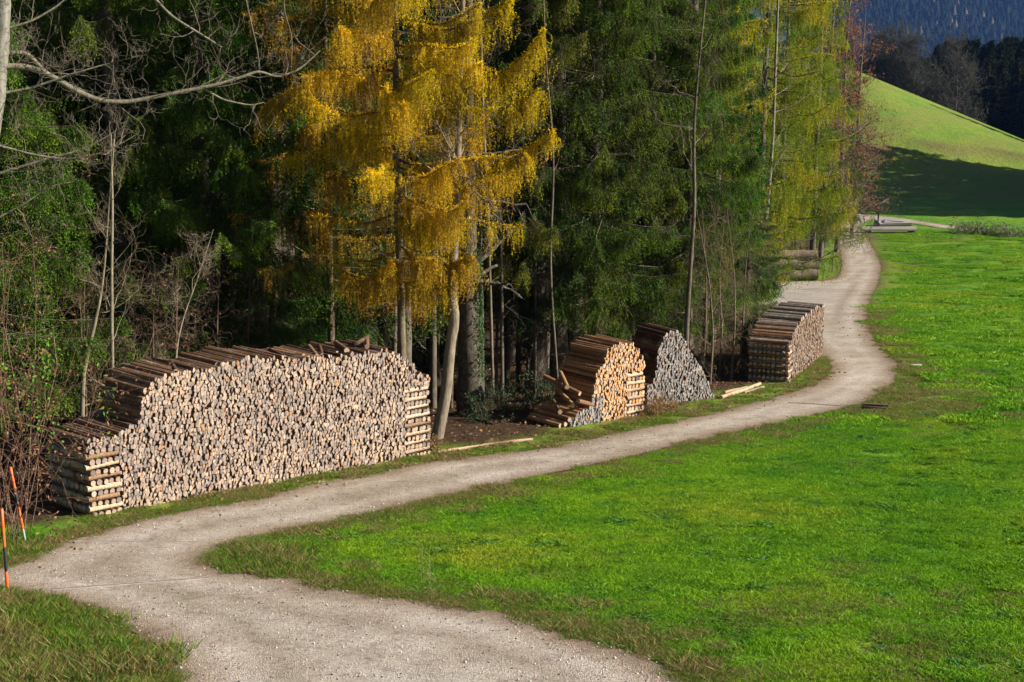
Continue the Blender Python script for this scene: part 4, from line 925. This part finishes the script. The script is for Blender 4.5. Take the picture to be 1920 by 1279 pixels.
def pole(px, pyb, pyt, lean, bands, label):
    g = G(px, pyb); D = g[1]; t = empty('snow_pole', (g[0], g[1], g[2]-.05)); tag(t, label, 'snow pole', 'orange snow poles'); Hh = (pyb-pyt)/F*D+.05
    m, n, p = new_mat('pole_paint'); n.links.new(mix(n, attr(n, 'col'), ramp(n, noise(n, 12, 4, objco(n)), [(.35, (.6, .6, .6)), (.6, (1.05, 1.05, 1.05))]), .7, 'MULTIPLY'), p.inputs['Base Color']); p.inputs['Roughness'].default_value = .5
    z = 0
    top = np.array([lean, .03, Hh]); nm = {'o': ('orange_band', (.75, .13, .02)), 'b': ('black_band', (.025, .025, .028)), 's': ('steel_foot', (.35, .35, .36))}
    for k, (c, f0, f1) in enumerate(bands):
        r = .021 if c != 's' else .017; ps = [top*f0, top*(f0+.004), top*(f1-.006), top*(f1-.001)]
        V, Fc, cc = tubepath(np.array(ps), [r*.92, r, r, r*.92 if f1 < .99 else r*.6], 12, nm[c][1]); fc = [list(f) for f in Fc]
        fc.append(list(range(12))[::-1]); fc.append(list(range(len(V)-12, len(V)))); link(nm[c][0], make_mesh(nm[c][0], V, fc, m, cc), t)
pole(14, 1106, 935, .0, [('o', 0, .26), ('b', .26, .55), ('o', .55, 1)], 'orange and black snow pole nearest the left edge of the photo')
pole(49, 1018, 860, -.16, [('s', 0, .22), ('o', .22, .50), ('b', .50, .70), ('o', .70, 1)], 'leaning orange snow pole with steel foot, the one nearer to the woodpile')

# tall dry stalks at the meadow edge
rng = np.random.default_rng(97); g = G(798, 1092); t = empty('dry_stalks', tuple(g)); tag(t, 'few tall pale dry grass stalks at the near corner of the meadow', 'grass stalks')
out = []
for k in range(7):
    a = rng.normal()*.16; grow(rng, np.array([rng.normal()*.12, rng.normal()*.08, 0]), norm(np.array([a, rng.normal()*.1, 1])), rng.uniform(.3, .55), .0035, 1, out, .02, .08, 2, .35, .4)
mk_part('stalks', [tubes(out, 3, np.array([.36, .33, .16]))], M_TWIG, t)

# ------------------------------------------------------------------ logs on the ground, far log stack, trough, bits
def wlog(name, p0, p1, r, sc, ec, label, cat, group=None, seed=0, rough=.04):
    rng = np.random.default_rng(seed); p0 = np.array(p0); p1 = np.array(p1); L = np.linalg.norm(p1-p0); n = max(4, int(L/.4)); tt = np.linspace(0, 1, n)[:, None]
    P = (p1-p0)*tt; P[1:-1] += rng.normal(size=(n-2, 3))*r*.12; V, Fc, c = tubepath(P, np.linspace(r*1.05, r*.9, n), 12, sc, rough, seed); k = len(V)
    V = np.concatenate([V, V[:12], V[-12:]]); c = np.concatenate([c, np.tile(ec, (24, 1))]); fl = [list(f) for f in Fc]+[list(range(k, k+12))[::-1], list(range(k+12, k+24))]
    o = link(name, make_mesh(name, V, fl, [M_END, M_SIDE], c, [1]*len(Fc)+[0, 0])); o.location = p0; return tag(o, label, cat, group)
def glog(q0, q1, r, sc, label, seed, grp=None, name='fallen_log'):
    a, b = G(*q0), G(*q1); a[2] += r*.7; b[2] += r*.7; wlog(name, a, b, r, sc, (.5, .36, .25), label, 'log', grp, seed)
glog((820, 850), (905, 838), .035, (.46, .31, .22), 'long peeled pale pole lying at the verge right of the longest woodpile', 1); glog((905, 837), (998, 826), .035, (.40, .26, .18), 'peeled reddish pole at the verge just left of the orange woodpile', 2)
glog((1352, 748), (1425, 722), .05, (.48, .36, .26), 'longest pale barkless log on the ground left of the far woodpile', 3); glog((1358, 738), (1400, 728), .04, (.40, .28, .2), 'short thin log lying behind the pale log beside the far woodpile', 4); glog((1395, 738), (1432, 727), .035, (.30, .22, .17), 'short brown log lying nearest the far woodpile', 5)
# far stack of long trunks
a = G(1535, 527); axd = norm(np.array([-1, .06, 0.])); fw = np.array([axd[1], -axd[0], 0]); fw = fw if fw[1] > 0 else -fw
k = 0
for lv_, cntl in enumerate([4, 3, 2]):
    for j in range(cntl):
        r = .30+.03*math.sin(k*2.3); st = a+fw*(.62*j+.31*lv_+.3)+axd*(.25*math.sin(k*3.1)); st[2] = gz(st[0], st[1]) if False else a[2]+.3+lv_*.52-.09*j
        en = st+axd*6.0; wlog('tree_log', st, en, r, (.22, .17, .12), (.62, .46, .28), ['thick round log in the bottom row of the far log stack', 'thick round log in the middle row of the far log stack', 'thick round log on top of the far log stack'][lv_], 'log', ['bottom row', 'middle row', 'top row'][lv_]+' of the far log stack', 20+k, .03); k += 1
# thin marker stake by the log stack
g = G(1560, 511); t = empty('marker_stake', tuple(g)); tag(t, 'thin dark stake standing in the grass right of the far log stack', 'stake'); mk_part('stake', [tubepath(np.array([[0, 0, -.1], [0, 0, .5], [.02, 0, 1.3]]), [.03, .03, .025], 6, (.1, .06, .04))], M_TWIG, t); mk_part('cap', [tubepath(np.array([[.02, 0, 1.3], [.02, 0, 1.34], [.02, 0, 1.36]]), [.035, .04, .01], 6, (.12, .05, .03))], M_TWIG, t)
# stone slabs, beam bench and dark post at the far junction
def boxmesh(name, lo, hi, mat, col, parent, bev=.03, jit=0.02, seed=0):
    import bmesh
    bm = bmesh.new(); bmesh.ops.create_cube(bm, size=1); rng = np.random.default_rng(seed)
    for v in bm.verts: v.co = Vector([(lo[k]+hi[k])/2+v.co[k]*(hi[k]-lo[k])+rng.normal()*jit for k in range(3)])
    bmesh.ops.bevel(bm, geom=bm.edges[:], offset=bev, segments=2, affect='EDGES'); me = bpy.data.meshes.new(name); bm.to_mesh(me); bm.free(); me.materials.append(mat)
    at = me.attributes.new('col', 'FLOAT_COLOR', 'POINT'); at.data.foreach_set('color', np.tile([*col, 1], len(me.vertices)).astype(np.float32)); return link(name, me, parent)
g = G(1668, 437); t = empty('timber_bench', tuple(g)); tag(t, 'low bench-like platform of weathered timber beams beside the far junction', 'platform')
for k in range(3): boxmesh('beam', (-2.6+.2*k, -.5+.5*k, .28), (2.3+.1*k, -.05+.5*k, .42), M_SIDE, (.30, .27, .24), t, .02, .02, k)
for sx in (-2.0, 1.8): boxmesh('leg', (sx, -.35, -.3), (sx+.3, .9, .275), M_SIDE, (.12, .1, .09), t, .02, .02, 9)
g = G(1672, 424); t = empty('stone_slab', tuple(g)); tag(t, 'flat pale stone slab lying behind the timber platform', 'stone slab'); boxmesh('slab', (-1.5, -.8, -.1), (1.5, .9, .35), M_END, (.36, .33, .31), t, .12, .12, 4); boxmesh('top_slab', (-.9, -.5, .35), (1.2, .6, .62), M_END, (.32, .30, .29), t, .1, .1, 5)
g = G(1646, 424); t = empty('letter_post', tuple(g)); tag(t, 'dark post with rounded box on top at the far junction', 'post')
mk_part('post', [tubepath(np.array([[0, 0, -.2], [0, 0, .6], [0, 0, 1.25]]), [.09, .08, .08], 8, (.05, .045, .04))], M_TWIG, t); boxmesh('box', (-.3, -.25, 1.2), (.3, .25, 1.85), M_TWIG, (.045, .04, .04), t, .12, .02, 6)
# white board and dark culvert in the meadow by the bend
g = G(1718, 687); t = empty('white_board', tuple(g), .2); tag(t, 'small white board lying in the meadow grass right of the bend', 'board')
m, n, p = new_mat('weathered_white'); n.links.new(ramp(n, noise(n, 8, 3, objco(n)), [(.3, (.4, .4, .35)), (.7, (.65, .65, .6))]), p.inputs['Base Color']); boxmesh('plank', (-.15, -.05, .02), (.15, .05, .06), m, (.7, .7, .7), t, .008, .006, 7); boxmesh('edge_strip', (-.15, -.07, .0), (.15, -.053, .08), m, (.7, .7, .7), t, .004, .003, 8)
g = G(1640, 768); t = empty('drain_outlet', tuple(g), -.25); tag(t, 'dark open channel end in the grass at the edge of the bend', 'drain'); boxmesh('side_board', (-.32, .04, .0), (.32, .08, .12), M_TWIG, (.16, .12, .09), t, .006, .004, 9); boxmesh('side_board', (-.32, -.10, .0), (.32, -.06, .1), M_TWIG, (.14, .11, .08), t, .006, .004, 10); boxmesh('channel_floor', (-.32, -.057, -.02), (.32, .037, .03), M_TWIG, (.02, .02, .02), t, .004, .002, 11)
# cross drains (sunken steel rails) in the track
def drain(px0, px1, w_, label, rail=.012):
    A, B = G(*px0), G(*px1); n = 24; P = [A+(B-A)*k/n for k in range(n+1)]; d = norm((B-A)*[1, 1, 0]); nn_ = np.array([-d[1], d[0], 0]); t = empty('cross_drain', tuple(A)); tag(t, label, 'drain')
    m, nd, p = new_mat('drain_steel'); nd.links.new(ramp(nd, noise(nd, 6, 3, objco(nd)), [(.3, (.2, .17, .15)), (.7, (.36, .32, .29))]), p.inputs['Base Color']); p.inputs['Roughness'].default_value = .7
    for nm, o0, o1, up, c in (('rail', -w_/2, -w_/2+.02, .022, 1), ('rail', w_/2-.02, w_/2, .022, 1), ('gutter', -w_/2+.023, w_/2-.023, .018, 0)):
        V = []; 
        for q in P:
            for (oo, hz_) in ((o0, 0), (o0, up), (o1, up), (o1, 0)):
                e = q+nn_*oo; V.append([e[0]-A[0], e[1]-A[1], gz(e[0], e[1])+hz_+(.0 if c else .0)-A[2]])
        V = np.array(V); i = np.arange(n)[:, None]*4; j = np.arange(3)[None]; Fc = np.stack([i+j, i+j+1, i+j+5, i+j+4], 2).reshape(-1, 4)
        link(nm, make_mesh(nm, V, Fc, m if c else M_TWIG, np.tile([[.13, .11, .095]], (len(V), 1))), t)
drain((98, 1107), (392, 1085), .09, 'narrow pale steel cross drain over the near junction of the track'); drain((118, 1016), (385, 1018), .06, 'thin dark cross drain just beyond the near junction'); drain((1478, 756), (1630, 766), .09, 'dark cross drain over the track before the bend')

# ------------------------------------------------------------------ far hill trees, dark wood, mountain
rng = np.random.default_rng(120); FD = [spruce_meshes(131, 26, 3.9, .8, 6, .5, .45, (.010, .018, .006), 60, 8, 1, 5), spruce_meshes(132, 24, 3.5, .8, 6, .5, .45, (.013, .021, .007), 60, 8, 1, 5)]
taken = []; n = 0
for _ in range(4000):
    D = rng.uniform(262, 350); px = rng.uniform(1560, 2150); x = (px-CX)/F*D
    if px < 1745 and D < 300: continue
    if not free(x, D, 3.4): continue
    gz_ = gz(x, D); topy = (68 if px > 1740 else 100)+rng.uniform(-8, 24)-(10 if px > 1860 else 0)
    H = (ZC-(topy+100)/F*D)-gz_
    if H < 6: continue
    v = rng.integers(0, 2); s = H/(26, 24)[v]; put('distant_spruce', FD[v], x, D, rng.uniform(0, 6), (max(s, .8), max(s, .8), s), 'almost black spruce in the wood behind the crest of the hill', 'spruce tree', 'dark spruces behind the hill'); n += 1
    if n > 170: break
print('dark wood', n)
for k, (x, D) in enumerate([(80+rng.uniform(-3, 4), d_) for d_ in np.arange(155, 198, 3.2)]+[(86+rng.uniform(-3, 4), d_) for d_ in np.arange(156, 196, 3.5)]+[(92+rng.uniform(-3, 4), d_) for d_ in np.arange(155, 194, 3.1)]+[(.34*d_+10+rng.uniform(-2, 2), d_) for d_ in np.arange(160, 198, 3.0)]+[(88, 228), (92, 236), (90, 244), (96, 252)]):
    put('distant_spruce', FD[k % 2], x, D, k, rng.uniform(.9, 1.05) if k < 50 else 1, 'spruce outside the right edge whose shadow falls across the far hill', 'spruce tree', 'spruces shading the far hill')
RMIN = .022
for k, (px, py) in enumerate([(1650, 150), (1668, 148), (1690, 158), (1705, 165), (1722, 172), (1742, 180), (1786, 200), (1800, 205), (1820, 212), (1760, 188), (1676, 152), (1636, 146)]):
    D = 250+rng.uniform(2, 12); x = (px-CX)/F*D; H = [11, 10, 9, 10, 9, 7, 13, 10, 5, 6, 12, 10][k]
    bare_tree('grey_tree', 140+k, x, D, [(0, 0, -2), (.1, 0, H*.3), (0, 0, H*.6), (.2, 0, H)], [.2, .14, .08, .03], 34, H*.36, 3, 'bare grey leafless tree on the crest of the hill before the dark wood', 'tree', 'bare grey trees on the crest', (.055, .05, .05), up=.15, low=.1)
RMIN = .004
for k in range(9):     # pale scrub along the foot of the hill
    g = G(1790+k*16+rng.uniform(-5, 5), 437+k*1.2); bush('grey_scrub', g[0], g[1], 200, 1.0, [(.2, .22, .12), (.14, .17, .08)], 'small grey green shrub in the row at the foot of the shaded hill', 600+k, 'shrub', .18, 'shrub row at the foot of the hill')

def mtn_h(x, y):
    return -192+.36*(y-2300)+20*np.sin(x*.006+y*.002)+10*np.sin(x*.017-y*.006+1)+4*np.sin(y*.02+x*.011)
xs = np.linspace(-2500, 3500, 120); ys = np.linspace(2200, 3700, 100); X_, Y_ = np.meshgrid(xs, ys); Zm = mtn_h(X_, Y_); ncx = 120
i0 = np.arange(99)[:, None]*ncx+np.arange(119)[None]; Fm = np.stack([i0, i0+1, i0+ncx+1, i0+ncx], 2).reshape(-1, 4)
m, n, p = new_mat('mountain_floor'); n.links.new(ramp(n, noise(n, .02, 5, worldpos(n)), [(.3, (.02, .035, .02)), (.7, (.04, .06, .03))]), p.inputs['Base Color']); p.inputs['Roughness'].default_value = 1
tag(link('mountain', make_mesh('mountain', np.column_stack([X_.ravel(), Y_.ravel(), Zm.ravel()]), Fm, m, smooth=True)), 'steep wooded mountainside fading to blue', kind='structure')
def mini(rng, H, lay=6, sd=7):
    V = []; Fc = []
    for j in range(lay):
        z = H*(.08+.15*j); r = H*.30*(1-j/lay)**.9; b = len(V)
        for q in range(sd*2): a = q*math.pi/sd; rr = r*(1 if q % 2 else .62)*rng.uniform(.85, 1.15); V.append([rr*math.cos(a), rr*math.sin(a), z+rng.uniform(-.02, .02)*H])
        V.append([0, 0, z+H*.24]); Fc += [[b+q, b+(q+1) % (sd*2), b+sd*2] for q in range(sd*2)]
    return np.array(V), np.array(Fc)
proto = [mini(rng, 1.0) for _ in range(5)]; nT = 6500; VV = []; FF = []; CC_ = []; off_ = 0
for k in range(nT):
    D = 2250+750*rng.uniform(); px = rng.uniform(1560, 1980); x = (px-CX)/F*D; H = rng.uniform(12, 26); V, Fc = proto[k % 5]; a = rng.uniform(0, 6.28)
    Rm_ = np.array([[math.cos(a), -math.sin(a), 0], [math.sin(a), math.cos(a), 0], [0, 0, 1]]); VV.append((V*[1.3, 1.3, 1])@Rm_.T*H+[x, D, float(mtn_h(x, D))-1.5]); FF.append(Fc+off_); off_ += len(V)
    c = np.array([.009, .02, .014])*rng.uniform(.5, 1.7) if rng.uniform() > .004 else np.array([.16, .12, .08]); CC_.append(np.tile(c, (len(V), 1)))
tag(link('mountain_wood', make_mesh('mountain_wood', np.concatenate(VV), np.concatenate(FF), M_NEEDLE, np.concatenate(CC_))), 'blue hazy conifer wood covering the distant mountainside', 'wood', kind='stuff')
lm = make_mesh('pale_crown', proto[0][0], proto[0][1], M_LARCH, np.tile([[.24, .18, .13]], (len(proto[0][0]), 1)))
for k, (px, py) in enumerate([(1683, 12), (1750, 10), (1794, 12), (1801, 34), (1810, 32), (1783, 48), (1791, 50), (1842, 36), (1859, 50), (1745, 55), (1755, 52), (1765, 57), (1725, 65), (1700, 72), (1712, 76), (1640, 85), (1660, 82)]):
    d = raydir(px, py+10); tq = 2200.0
    while ZC+d[2]*tq > mtn_h(d[0]*tq, d[1]*tq) and tq < 3600: tq += 4
    q = d*tq; o = link('larch_tree', lm); o.location = (q[0], q[1], float(mtn_h(q[0], q[1]))+2); s = rng.uniform(15, 21); o.scale = (s*1.2, s*1.2, s)
    tag(o, 'small pale orange larch standing out on the blue mountainside', 'larch tree', 'pale larches on the mountain')

# ------------------------------------------------------------------ haze
import bmesh
bm = bmesh.new(); bmesh.ops.create_cube(bm, size=1)
lo = Vector((-6500, -80, -345)); hi = Vector((6500, 4600, 560))
for v in bm.verts: v.co = Vector([(lo[k]+hi[k])/2+v.co[k]*(hi[k]-lo[k]) for k in range(3)])
me = bpy.data.meshes.new('haze'); bm.to_mesh(me); bm.free(); hz = link('haze', me); tag(hz, 'thin blue haze in the valley air', 'haze', kind='stuff')
m = bpy.data.materials.new('haze'); m.use_nodes = True; n = m.node_tree; n.nodes.remove(n.nodes['Principled BSDF'])
v = n.nodes.new('ShaderNodeVolumePrincipled'); v.inputs['Color'].default_value = (.17, .36, 1, 1); v.inputs['Density'].default_value = .000055; v.inputs['Anisotropy'].default_value = .0
n.links.new(v.outputs[0], n.nodes['Material Output'].inputs['Volume']); me.materials.append(m)
